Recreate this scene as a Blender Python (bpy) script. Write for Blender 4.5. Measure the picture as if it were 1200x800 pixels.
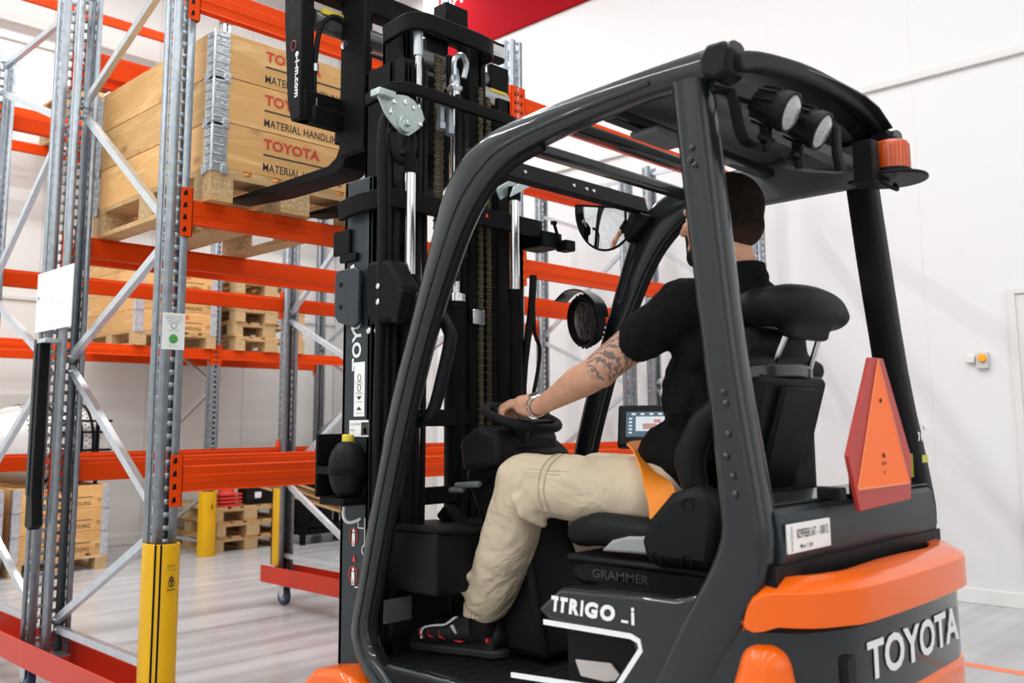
import bpy, bmesh, math, random
from math import sin, cos, pi, radians as R
from mathutils import Vector, Matrix, Euler, Quaternion

for o in list(bpy.data.objects): bpy.data.objects.remove(o)
scn = bpy.context.scene
COL = scn.collection
random.seed(7)

# ------------------------------------------------------------------ camera
cam_d = bpy.data.cameras.new('camera'); cam = bpy.data.objects.new('camera', cam_d); COL.objects.link(cam)
cam_d.sensor_width = 36; cam_d.lens = 1079.06/1200*36; cam_d.shift_y = -(400-355.465)/1200
cam_d.clip_start = .05
PITCH, ROLL, YAW = .1286, -.0069, .7703
_f = Vector((cos(YAW)*cos(PITCH), sin(YAW)*cos(PITCH), sin(PITCH)))
_r = Vector((sin(YAW), -cos(YAW), 0)); _u = _r.cross(_f)
_r, _u = cos(ROLL)*_r + sin(ROLL)*_u, -sin(ROLL)*_r + cos(ROLL)*_u
cam.matrix_world = Matrix(((_r.x, _u.x, -_f.x, 0), (_r.y, _u.y, -_f.y, 0), (_r.z, _u.z, -_f.z, 1.25), (0, 0, 0, 1)))
scn.camera = cam
cam_d.dof.use_dof = True; cam_d.dof.focus_distance = 3.3; cam_d.dof.aperture_fstop = 3.5

# ------------------------------------------------------------------ light
w = bpy.data.worlds.new('world'); scn.world = w; w.use_nodes = True
w.node_tree.nodes['Background'].inputs[0].default_value = (1, 1, 1, 1)
w.node_tree.nodes['Background'].inputs[1].default_value = .25
def area(name, loc, size, sy, power, rot=(0, 0, 0), col=(.965, .985, 1)):
    l = bpy.data.lights.new(name, 'AREA'); l.shape = 'RECTANGLE'; l.size = size; l.size_y = sy
    l.energy = power; l.color = col
    o = bpy.data.objects.new(name, l); o.location = loc; o.rotation_euler = rot; COL.objects.link(o); return o
# rows of hall lamps under the roof
for yy, pw in ((-3.0, 150), (0.2, 190), (3.0, 210), (5.6, 230), (7.7, 285)):
    for xx in ((-3.0, 2.3) if yy < 7 else (-1.4, 4.1)):
        area('hall_lamp', (xx, yy, 6.4), 5.2, .22, pw)
# added fill lights without a real source, behind and left of the photographer
area('fill_light', (-5.4, -1.5, 3.0), 5.0, 4.5, 45, (0, R(-90), 0), (1, 1, 1))
area('fill_light', (2.0, -5.2, 3.2), 6.0, 4.0, 125, (R(90), 0, 0), (1, 1, 1))
scn.view_settings.view_transform = 'Standard'; scn.view_settings.look = 'None'
scn.view_settings.gamma = 1; scn.view_settings.exposure = -.90
scn.view_settings.use_curve_mapping = False

# ------------------------------------------------------------------ materials
MATS = {}
def nodes(m): return m.node_tree.nodes, m.node_tree.links
def mat(name, col, rough=.5, metal=0, bump=0, bscale=40, var=0, vscale=6, coat=0, coatr=.05, spec=None, stretch=None, col2=None):
    if name in MATS: return MATS[name]
    m = bpy.data.materials.new(name); m.use_nodes = True; N, L = nodes(m); b = N['Principled BSDF']
    b.inputs['Base Color'].default_value = (*col, 1); b.inputs['Roughness'].default_value = rough
    b.inputs['Metallic'].default_value = metal
    if coat: b.inputs['Coat Weight'].default_value = coat; b.inputs['Coat Roughness'].default_value = coatr
    if spec is not None: b.inputs['Specular IOR Level'].default_value = spec
    tc = N.new('ShaderNodeTexCoord'); mp = N.new('ShaderNodeMapping'); L.new(tc.outputs['Object'], mp.inputs[0])
    if stretch: mp.inputs['Scale'].default_value = stretch
    if var or col2:
        nz = N.new('ShaderNodeTexNoise'); nz.inputs['Scale'].default_value = vscale; nz.inputs['Detail'].default_value = 5
        L.new(mp.outputs[0], nz.inputs[0])
        rp = N.new('ShaderNodeValToRGB'); L.new(nz.outputs[0], rp.inputs[0])
        rp.color_ramp.elements[0].position = .35; rp.color_ramp.elements[1].position = .68
        c2 = col2 or tuple(min(1, c*(1+var)) for c in col); c1 = col if col2 else tuple(c*(1-var) for c in col)
        rp.color_ramp.elements[0].color = (*c1, 1); rp.color_ramp.elements[1].color = (*c2, 1)
        L.new(rp.outputs[0], b.inputs['Base Color'])
    if bump:
        n2 = N.new('ShaderNodeTexNoise'); n2.inputs['Scale'].default_value = bscale; n2.inputs['Detail'].default_value = 3
        L.new(mp.outputs[0], n2.inputs[0]); bp = N.new('ShaderNodeBump'); bp.inputs['Strength'].default_value = bump
        bp.inputs['Distance'].default_value = .01
        L.new(n2.outputs[0], bp.inputs['Height']); L.new(bp.outputs[0], b.inputs['Normal'])
    MATS[name] = m; return m

ORANGE = mat('beam_orange', (.74, .058, .002), .5, bump=.05, bscale=90, var=.06, vscale=3, spec=.12)
RED = mat('rail_red', (.56, .030, .008), .38, bump=.04, bscale=60, spec=.35)
ZINC = mat('galvanised_steel', (.30, .33, .355), .48, .65, bump=.05, bscale=120, var=.13, vscale=26)
ZINCB = mat('bright_zinc', (.58, .62, .66), .32, .8, bump=.03, bscale=80, var=.06, vscale=20)
HINGE = mat('pressed_zinc', (.62, .65, .68), .32, .8, bump=.35, bscale=60, var=.15, vscale=30)
YELLOW = mat('protector_yellow', (.74, .40, .006), .42, spec=.25, bump=.04, bscale=70, var=.03)
BLACKP = mat('black_plastic', (.007, .007, .008), .45, bump=.06, bscale=300, spec=.13)
BLACKM = mat('mast_black', (.006, .006, .0065), .48, .0, bump=.04, bscale=120, spec=.07)
GLOSS = mat('truck_gloss_paint', (.010, .0125, .014), .30, 0, coat=.6, coatr=.04, bump=.01, bscale=30, spec=.2)
GREYP = mat('truck_grey_paint', (.020, .027, .032), .38, bump=.04, bscale=150, spec=.3)
ROOFG = mat('roof_lining_grey', (.10, .105, .105), .6, bump=.05, bscale=200)
TORANGE = mat('truck_orange', (.84, .125, .004), .3, coat=.45, spec=.2, coatr=.05, bump=.02, bscale=30)
RUBBER = mat('rubber', (.006, .006, .0065), .7, bump=.15, bscale=180, spec=.2)
SEATM = mat('seat_vinyl', (.008, .0088, .0095), .48, bump=.10, bscale=350, spec=.13)
STEEL = mat('polished_steel', (.78, .78, .78), .18, 1.0)
CHAINM = mat('oiled_chain', (.12, .10, .06), .45, .6)
LABELW = mat('label_white', (.86, .86, .84), .5)
INK = mat('print_black', (.025, .022, .02), .6)
INKW = mat('print_white', (.82, .82, .82), .45)
INKR = mat('print_red', (.62, .05, .02), .6)
INKG = mat('print_grey', (.42, .43, .44), .6)
GREEN = mat('print_green', (.10, .42, .10), .6)
WHEELB = mat('castor_blue', (.010, .025, .07), .4)
WALLM = mat('wall_white', (.78, .78, .775), .55, bump=.03, bscale=8)
WALLB = mat('wall_back_white', (.82, .825, .79), .55, bump=.03, bscale=8)
TRIMW = mat('trim_white', (.74, .73, .71), .5)
SIGN = mat('sign_red', (.34, .006, .012), .8, spec=.05)
CEIL = mat('ceiling_grey', (.55, .55, .54), .8)
SKIRT = mat('skirting_white', (.82, .82, .80), .45)

def wood(name, c1, c2, knots=True, axis=0):
    m = bpy.data.materials.new(name); m.use_nodes = True; N, L = nodes(m); b = N['Principled BSDF']
    b.inputs['Roughness'].default_value = .62
    tc = N.new('ShaderNodeTexCoord'); oi = N.new('ShaderNodeObjectInfo')
    ad = N.new('ShaderNodeVectorMath'); ad.operation = 'ADD'; ml = N.new('ShaderNodeVectorMath'); ml.operation = 'SCALE'
    cb = N.new('ShaderNodeCombineXYZ')
    for i in range(3): L.new(oi.outputs['Random'], cb.inputs[i])
    L.new(cb.outputs[0], ml.inputs[0]); ml.inputs['Scale'].default_value = 37
    L.new(tc.outputs['Object'], ad.inputs[0]); L.new(ml.outputs[0], ad.inputs[1])
    mp = N.new('ShaderNodeMapping'); L.new(ad.outputs[0], mp.inputs[0])
    s = [5.5]*3; s[axis] = .8; mp.inputs['Scale'].default_value = s
    nz = N.new('ShaderNodeTexNoise'); nz.inputs['Scale'].default_value = 3.2; nz.inputs['Detail'].default_value = 6; nz.inputs['Distortion'].default_value = 1.2
    L.new(mp.outputs[0], nz.inputs[0])
    wv = N.new('ShaderNodeMath'); wv.operation = 'MULTIPLY'; L.new(nz.outputs[0], wv.inputs[0]); wv.inputs[1].default_value = 9
    sn = N.new('ShaderNodeMath'); sn.operation = 'SINE'; L.new(wv.outputs[0], sn.inputs[0])
    rp = N.new('ShaderNodeValToRGB'); 
    mr = N.new('ShaderNodeMapRange'); mr.inputs[1].default_value = -1; mr.inputs[2].default_value = 1; L.new(sn.outputs[0], mr.inputs[0])
    L.new(mr.outputs[0], rp.inputs[0]); rp.color_ramp.elements[0].color = (*c1, 1); rp.color_ramp.elements[1].color = (*c2, 1)
    # board to board tone
    hv = N.new('ShaderNodeHueSaturation'); mr2 = N.new('ShaderNodeMapRange'); L.new(oi.outputs['Random'], mr2.inputs[0])
    mr2.inputs[3].default_value = .80; mr2.inputs[4].default_value = 1.12; L.new(mr2.outputs[0], hv.inputs['Value'])
    L.new(rp.outputs[0], hv.inputs['Color']); out = hv.outputs[0]
    if knots:
        vo = N.new('ShaderNodeTexVoronoi'); vo.inputs['Scale'].default_value = 1.25
        mp2 = N.new('ShaderNodeMapping'); L.new(ad.outputs[0], mp2.inputs[0]); s2 = [5.2]*3; s2[axis] = 2.6; mp2.inputs['Scale'].default_value = s2
        L.new(mp2.outputs[0], vo.inputs[0])
        r2 = N.new('ShaderNodeValToRGB'); L.new(vo.outputs['Distance'], r2.inputs[0])
        r2.color_ramp.elements[0].position = .03; r2.color_ramp.elements[0].color = (.75, .75, .75, 1)
        r2.color_ramp.elements[1].position = .16; r2.color_ramp.elements[1].color = (0, 0, 0, 1)
        mx = N.new('ShaderNodeMix'); mx.data_type = 'RGBA'; L.new(r2.outputs[0], mx.inputs[0]); L.new(out, mx.inputs[6])
        mx.inputs[7].default_value = (c1[0]*.42, c1[1]*.30, c1[2]*.25, 1); out = mx.outputs[2]
    L.new(out, b.inputs['Base Color'])
    bp = N.new('ShaderNodeBump'); bp.inputs['Strength'].default_value = .12; bp.inputs['Distance'].default_value = .004
    L.new(nz.outputs[0], bp.inputs['Height']); L.new(bp.outputs[0], b.inputs['Normal'])
    MATS[name] = m; return m
PINE = wood('pine_boards', (.70, .38, .13), (.88, .57, .25), axis=0)
PINEY = wood('pine_boards_side', (.70, .38, .13), (.88, .57, .25), axis=1)
PALW = wood('pallet_wood', (.55, .33, .14), (.76, .52, .26), axis=0)
CHIP = mat('pressed_chip_block', (.56, .38, .19), .8, bump=.5, bscale=90, var=.28, vscale=70)
BATT = wood('batten_wood', (.50, .31, .14), (.62, .42, .22), knots=False, axis=0)

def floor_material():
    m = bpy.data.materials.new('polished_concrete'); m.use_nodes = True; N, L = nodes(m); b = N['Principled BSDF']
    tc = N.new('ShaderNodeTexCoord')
    mp = N.new('ShaderNodeMapping'); mp.inputs['Scale'].default_value = (.16, 3.2, 1); L.new(tc.outputs['Object'], mp.inputs[0])  # streaks along X painted into the colour: beam shadows, with slight wear
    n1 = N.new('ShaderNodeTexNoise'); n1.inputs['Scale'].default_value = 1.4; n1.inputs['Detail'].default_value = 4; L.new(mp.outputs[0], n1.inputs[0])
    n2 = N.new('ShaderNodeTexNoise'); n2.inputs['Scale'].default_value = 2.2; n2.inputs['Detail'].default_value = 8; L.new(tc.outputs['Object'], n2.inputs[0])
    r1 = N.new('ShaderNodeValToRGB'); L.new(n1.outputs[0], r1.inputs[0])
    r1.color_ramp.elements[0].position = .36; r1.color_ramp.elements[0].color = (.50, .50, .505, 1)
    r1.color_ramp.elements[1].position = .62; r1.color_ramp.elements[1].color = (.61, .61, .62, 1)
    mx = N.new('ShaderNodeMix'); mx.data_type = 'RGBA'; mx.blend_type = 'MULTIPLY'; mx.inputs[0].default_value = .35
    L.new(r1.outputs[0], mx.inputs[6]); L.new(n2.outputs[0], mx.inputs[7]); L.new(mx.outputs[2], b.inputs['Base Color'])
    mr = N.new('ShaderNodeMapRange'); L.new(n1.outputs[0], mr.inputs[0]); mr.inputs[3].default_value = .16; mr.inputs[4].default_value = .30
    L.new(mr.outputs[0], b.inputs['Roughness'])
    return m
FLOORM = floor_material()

def glass_mat(name, col, rough=.05, emis=0):
    m = bpy.data.materials.new(name); m.use_nodes = True; b = m.node_tree.nodes['Principled BSDF']
    b.inputs['Base Color'].default_value = (*col, 1); b.inputs['Roughness'].default_value = rough
    b.inputs['Transmission Weight'].default_value = 1; b.inputs['IOR'].default_value = 1.45
    if emis: b.inputs['Emission Color'].default_value = (*col, 1); b.inputs['Emission Strength'].default_value = emis
    MATS[name] = m; return m
AMBER = mat('amber_lens', (.58, .075, .004), .18, bump=.25, bscale=240, coat=.6)
LENS = glass_mat('lamp_lens', (.75, .78, .76), .18)

# ------------------------------------------------------------------ mesh helpers
class S: xf = staticmethod(lambda p: p)
TRUCK = lambda p: Vector((p[0]*.92, p[1]*.92, p[2]*.92+.10))   # truck and driver coordinates are scaled down uniformly about the camera position
WORLD = lambda p: Vector(p)
def root_loc(o):
    v = Vector((0, 0, 0))
    while o is not None: v += o.location; o = o.parent
    return v
TINY = {'emblem', 'bolt_head', 'hook_slot', 'cooling_rib', 'mat_rib', 'lens_rib', 'screen_icon', 'screen_detail', 'lace', 'rail_fin', 'iris', 'plate_hole', 'hole_mark', 'perforation', 'red_trim', 'white_trim', 'hose_clip', 'moulding_ring', 'arm_recess', 'face_print', 'hose_fitting', 'seam', 'pulley_boss', 'yellow_sticker', 'pictogram_red', 'pictogram_white', 'sticker_print'}
class MB:
    def __init__(s): s.v = []; s.f = []; s.mi = []; s.cur = 0
    def add(s, vs, fs):
        n = len(s.v); s.v += [Vector(v) for v in vs]; s.f += [tuple(i+n for i in f) for f in fs]; s.mi += [s.cur]*len(fs); return s
    def box(s, x0, x1, y0, y1, z0, z1):
        vs = [(x, y, z) for z in (z0, z1) for x, y in ((x0, y0), (x1, y0), (x1, y1), (x0, y1))]
        return s.add(vs, [(3, 2, 1, 0), (4, 5, 6, 7), (0, 1, 5, 4), (1, 2, 6, 5), (2, 3, 7, 6), (3, 0, 4, 7)])
    def obox(s, p, q, w, h, side=(1, 0, 0)):
        """box along p->q, width w along side, height h perpendicular"""
        p = Vector(p); q = Vector(q); t = (q-p).normalized(); a = Vector(side); a = (a-t*a.dot(t)).normalized(); b = t.cross(a)
        vs = [c + a*i*w/2 + b*j*h/2 for c in (p, q) for i, j in ((-1, -1), (1, -1), (1, 1), (-1, 1))]
        return s.add(vs, [(3, 2, 1, 0), (4, 5, 6, 7), (0, 1, 5, 4), (1, 2, 6, 5), (2, 3, 7, 6), (3, 0, 4, 7)])
    def cyl(s, p, q, r, r2=None, n=14, cap=True):
        p = Vector(p); q = Vector(q); r2 = r if r2 is None else r2; t = (q-p).normalized()
        a = t.orthogonal().normalized(); b = t.cross(a)
        vs = [c + (a*cos(2*pi*i/n)+b*sin(2*pi*i/n))*rr for c, rr in ((p, r), (q, r2)) for i in range(n)]
        fs = [(i, (i+1) % n, n+(i+1) % n, n+i) for i in range(n)]
        if cap: fs += [tuple(range(n-1, -1, -1)), tuple(range(n, 2*n))]
        return s.add(vs, fs)
    def lathe(s, p, axis, prof, n=20):
        """prof: list of (r, h) along axis from p"""
        p = Vector(p); t = Vector(axis).normalized(); a = t.orthogonal().normalized(); b = t.cross(a)
        vs = [p + t*h + (a*cos(2*pi*i/n)+b*sin(2*pi*i/n))*r for r, h in prof for i in range(n)]
        fs = []
        for k in range(len(prof)-1):
            for i in range(n): fs.append((k*n+i, k*n+(i+1) % n, (k+1)*n+(i+1) % n, (k+1)*n+i))
        fs += [tuple(range(n-1, -1, -1)), tuple(range((len(prof)-1)*n, len(prof)*n))]
        return s.add(vs, fs)
    def tube(s, pts, r, n=8, closed=False, sub=4):
        pts = spline([Vector(p) for p in pts], sub, closed) if sub > 1 else [Vector(p) for p in pts]
        m = len(pts); vs = []; fs = []; prev = None
        for i, p in enumerate(pts):
            t = ((pts[(i+1) % m] if closed or i < m-1 else p) - (pts[i-1] if closed or i > 0 else p)).normalized()
            if prev is None: a = t.orthogonal().normalized()
            else: a = (prev - t*prev.dot(t)).normalized()
            prev = a; b = t.cross(a); rr = r(i/(m-1)) if callable(r) else r
            vs += [p + (a*cos(2*pi*k/n)+b*sin(2*pi*k/n))*rr for k in range(n)]
        for i in range(m if closed else m-1):
            j = (i+1) % m
            for k in range(n): fs.append((i*n+k, i*n+(k+1) % n, j*n+(k+1) % n, j*n+k))
        if not closed: fs += [tuple(range(n-1, -1, -1)), tuple(range((m-1)*n, m*n))]
        return s.add(vs, fs)
    def strap(s, pts, w, h, side=(0, 0, 1), sub=4, closed=False):
        """flat bar swept along pts: w along 'side', h across"""
        pts = spline([Vector(p) for p in pts], sub, closed) if sub > 1 else [Vector(p) for p in pts]
        m = len(pts); vs = []; fs = []; sd = Vector(side)
        for i, p in enumerate(pts):
            t = (pts[min(i+1, m-1)]-pts[max(i-1, 0)]).normalized(); a = (sd-t*sd.dot(t)).normalized(); b = t.cross(a)
            vs += [p+a*x*w/2+b*y*h/2 for x, y in ((-1, -1), (1, -1), (1, 1), (-1, 1))]
        for i in range(m-1):
            for k in range(4): fs.append((i*4+k, i*4+(k+1) % 4, i*4+4+(k+1) % 4, i*4+4+k))
        fs += [(3, 2, 1, 0), tuple(range((m-1)*4, m*4))]
        return s.add(vs, fs)
    def prism(s, poly, ax, a0, a1):
        """poly in the plane without axis ax (0=YZ,1=XZ,2=XY); extruded a0..a1"""
        def P(c, a):
            return {0: (a, c[0], c[1]), 1: (c[0], a, c[1]), 2: (c[0], c[1], a)}[ax]
        n = len(poly); vs = [P(c, a0) for c in poly]+[P(c, a1) for c in poly]
        return s.add(vs, [tuple(range(n-1, -1, -1)), tuple(range(n, 2*n))]+[(i, (i+1) % n, n+(i+1) % n, n+i) for i in range(n)])
    def frame(s, pairs, x0, x1, r=.018, sub=3):
        """solid between two outlines given as pairs of (y,z), from x0 to x1, rounded edges"""
        A = spline([Vector((0, *p[0])) for p in pairs], sub); B = spline([Vector((0, *p[1])) for p in pairs], sub)
        xs = [(x0, r), (x0+r*.3, r*.3), (x0+r, 0), (x1-r, 0), (x1-r*.3, r*.3), (x1, r)]
        vs = []; fs = []
        for a, b in zip(A, B):
            d = (b-a).normalized()
            ring = [(x, a+d*k) for x, k in xs] + [(x, b-d*k) for x, k in reversed(xs)]
            vs += [(x, q.y, q.z) for x, q in ring]
        n = 12
        for i in range(len(A)-1):
            for k in range(n): fs.append((i*n+k, i*n+(k+1) % n, i*n+n+(k+1) % n, i*n+n+k))
        fs += [tuple(range(n-1, -1, -1)), tuple(range((len(A)-1)*n, len(A)*n))]
        return s.add(vs, fs)
    def sphere(s, c, r, n=16, m=10, rot=None):
        c = Vector(c); r = (r, r, r) if not hasattr(r, '__len__') else r; vs = []; fs = []
        for j in range(m+1):
            th = pi*j/m
            for i in range(n):
                v = Vector((r[0]*sin(th)*cos(2*pi*i/n), r[1]*sin(th)*sin(2*pi*i/n), r[2]*cos(th)))
                if rot: v = rot @ v
                vs.append(c+v)
        for j in range(m):
            for i in range(n): fs.append((j*n+i, (j+1)*n+i, (j+1)*n+(i+1) % n, j*n+(i+1) % n))
        return s.add(vs, fs)
    def mesh(s, name, mats, off=Vector((0, 0, 0)), ang=35):
        me = bpy.data.meshes.new(name); me.from_pydata([S.xf(v)-off for v in s.v], [], s.f)
        mats = mats if isinstance(mats, (list, tuple)) else [mats]
        for m in mats: me.materials.append(m)
        for p, k in zip(me.polygons, s.mi): p.material_index = k
        bm = bmesh.new(); bm.from_mesh(me); bmesh.ops.recalc_face_normals(bm, faces=bm.faces); bm.to_mesh(me); bm.free()
        me.shade_smooth(); me.set_sharp_from_angle(angle=R(ang)); me.update(); return me
    def build(s, name, mats, parent=None, bev=0, ang=35, seg=2):
        o = bpy.data.objects.new(name, s.mesh(name, mats, root_loc(parent), ang)); COL.objects.link(o)
        if parent is not None: o.parent = parent
        if name in TINY: o['kind'] = 'stuff'
        if bev:
            b = o.modifiers.new('bevel', 'BEVEL'); b.width = bev; b.segments = seg; b.limit_method = 'ANGLE'; b.angle_limit = R(40)
            b.harden_normals = False
        return o
def spline(P, sub, closed=False):
    if sub <= 1 or len(P) < 3: return P
    out = []; n = len(P)
    for i in range(n if closed else n-1):
        g = (lambda k: P[k % n]) if closed else (lambda k: P[max(0, min(n-1, k))])
        p0, p1, p2, p3 = g(i-1), g(i), g(i+1), g(i+2)
        for k in range(sub):
            t = k/sub
            out.append(.5*((2*p1)+(-p0+p2)*t+(2*p0-5*p1+4*p2-p3)*t*t+(-p0+3*p1-3*p2+p3)*t**3))
    if not closed: out.append(P[-1])
    return out
def tag(o, label=None, cat=None, group=None, kind=None):
    if label: o['label'] = label
    if cat: o['category'] = cat
    if group: o['group'] = group
    if kind: o['kind'] = kind
    return o
def thing(name, label, cat, loc=(0, 0, 0), group=None):
    o = bpy.data.objects.new(name, None); COL.objects.link(o); o.location = loc; o.empty_display_size = .1
    return tag(o, label, cat, group)
def dup(o, parent=None):
    c = o.copy(); COL.objects.link(c); c.parent = parent
    for ch in [x for x in KIDS.get(o.name, o.children)]: dup(ch, c)
    return c
KIDS = {}
def struct(o): o['kind'] = 'structure'; return o

_TX = {}
def text_mesh(txt, bold=0.0, shear=0.0):
    k = (txt, bold, shear)
    if k not in _TX:
        cu = bpy.data.curves.new('t', 'FONT'); cu.body = txt; cu.size = 1; cu.offset = bold; cu.shear = shear; cu.resolution_u = 3
        cu.fill_mode = 'FRONT'; cu.space_character = 1.03
        o = bpy.data.objects.new('t', cu); COL.objects.link(o); dg = bpy.context.evaluated_depsgraph_get()
        me = bpy.data.meshes.new_from_object(o.evaluated_get(dg)); 
        V = [v.co.copy() for v in me.vertices]; F = [tuple(p.vertices) for p in me.polygons]
        bpy.data.objects.remove(o); bpy.data.meshes.remove(me)
        x0 = min(v.x for v in V); x1 = max(v.x for v in V); y0 = 0; y1 = max(v.y for v in V)
        _TX[k] = (V, F, x0, x1, y1)
    return _TX[k]
def put_text(mb, txt, org, xd, ud, height, width=None, bold=0, shear=0, lift=.0012):
    """flat print: org = lower left corner, xd/ud unit dirs, cap height and total width"""
    V, F, x0, x1, y1 = text_mesh(txt, bold, shear)
    xd = Vector(xd); ud = Vector(ud); nd = xd.cross(ud); sy = height/y1; sx = sy if width is None else width/(x1-x0)
    mb.add([Vector(org)+xd*(v.x-x0)*sx+ud*v.y*sy+nd*lift for v in V], F)
def quad(mb, org, xd, ud, w, h, lift=.001):
    o = Vector(org); xd = Vector(xd); ud = Vector(ud); n = xd.cross(ud)*lift
    mb.add([o+n, o+xd*w+n, o+xd*w+ud*h+n, o+ud*h+n, o, o+xd*w, o+xd*w+ud*h, o+ud*h], [(0, 1, 2, 3), (7, 6, 5, 4), (0, 4, 5, 1), (1, 5, 6, 2), (2, 6, 7, 3), (3, 7, 4, 0)])

def blob(name, prims, voxel, m, parent=None, smooth=6, disp=None, sub=0):
    """continuous organic surface: overlapping tapered limbs fused by voxel remesh and smoothed"""
    mb = MB()
    for p in prims:
        if p[0] == 'c':
            _, a, b, r1, r2 = p; a = Vector(a); b = Vector(b); L = (b-a).length; t = (b-a)/max(L, 1e-6)
            prof = [(max(.0005, r1*sin(pi/2*k/4)), -r1*cos(pi/2*k/4)) for k in range(5)] + [(max(.0005, r2*cos(pi/2*k/4)), L+r2*sin(pi/2*k/4)) for k in range(5)]
            mb.lathe(a, t, prof, 18)
        elif p[0] == 'k':   # chain of (point, radius)
            P = p[1]
            for (a, r1), (b, r2) in zip(P, P[1:]):
                a = Vector(a); b = Vector(b); L = (b-a).length; t = (b-a)/max(L, 1e-6)
                prof = [(max(.0005, r1*sin(pi/2*k/4)), -r1*cos(pi/2*k/4)) for k in range(5)] + [(max(.0005, r2*cos(pi/2*k/4)), L+r2*sin(pi/2*k/4)) for k in range(5)]
                mb.lathe(a, t, prof, 16)
        elif p[0] == 'e':
            rot = Euler([R(x) for x in p[3]]).to_matrix() if len(p) > 3 else None
            mb.sphere(p[1], p[2], 20, 14, rot)
        elif p[0] == 'b':
            mb.box(*p[1])
        elif p[0] == 'p':
            mb.prism(*p[1:])
    off = root_loc(parent)
    me = mb.mesh(name+'_src', m, off); o = bpy.data.objects.new(name+'_src', me); COL.objects.link(o)
    r = o.modifiers.new('r', 'REMESH'); r.mode = 'VOXEL'; r.voxel_size = voxel*.92; r.use_smooth_shade = True
    if smooth:
        sm = o.modifiers.new('s', 'SMOOTH'); sm.factor = .5; sm.iterations = smooth
    if disp:
        tx = bpy.data.textures.new('folds', 'CLOUDS'); tx.noise_scale = disp[1]; tx.noise_depth = 2
        d = o.modifiers.new('d', 'DISPLACE'); d.texture = tx; d.strength = disp[0]; d.mid_level = .5; d.texture_coords = 'GLOBAL'
    dg = bpy.context.evaluated_depsgraph_get(); me2 = bpy.data.meshes.new_from_object(o.evaluated_get(dg))
    bpy.data.objects.remove(o); me2.name = name; me2.shade_smooth()
    if not me2.materials: me2.materials.append(m)
    n = bpy.data.objects.new(name, me2); COL.objects.link(n)
    if parent is not None: n.parent = parent
    return n

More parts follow.
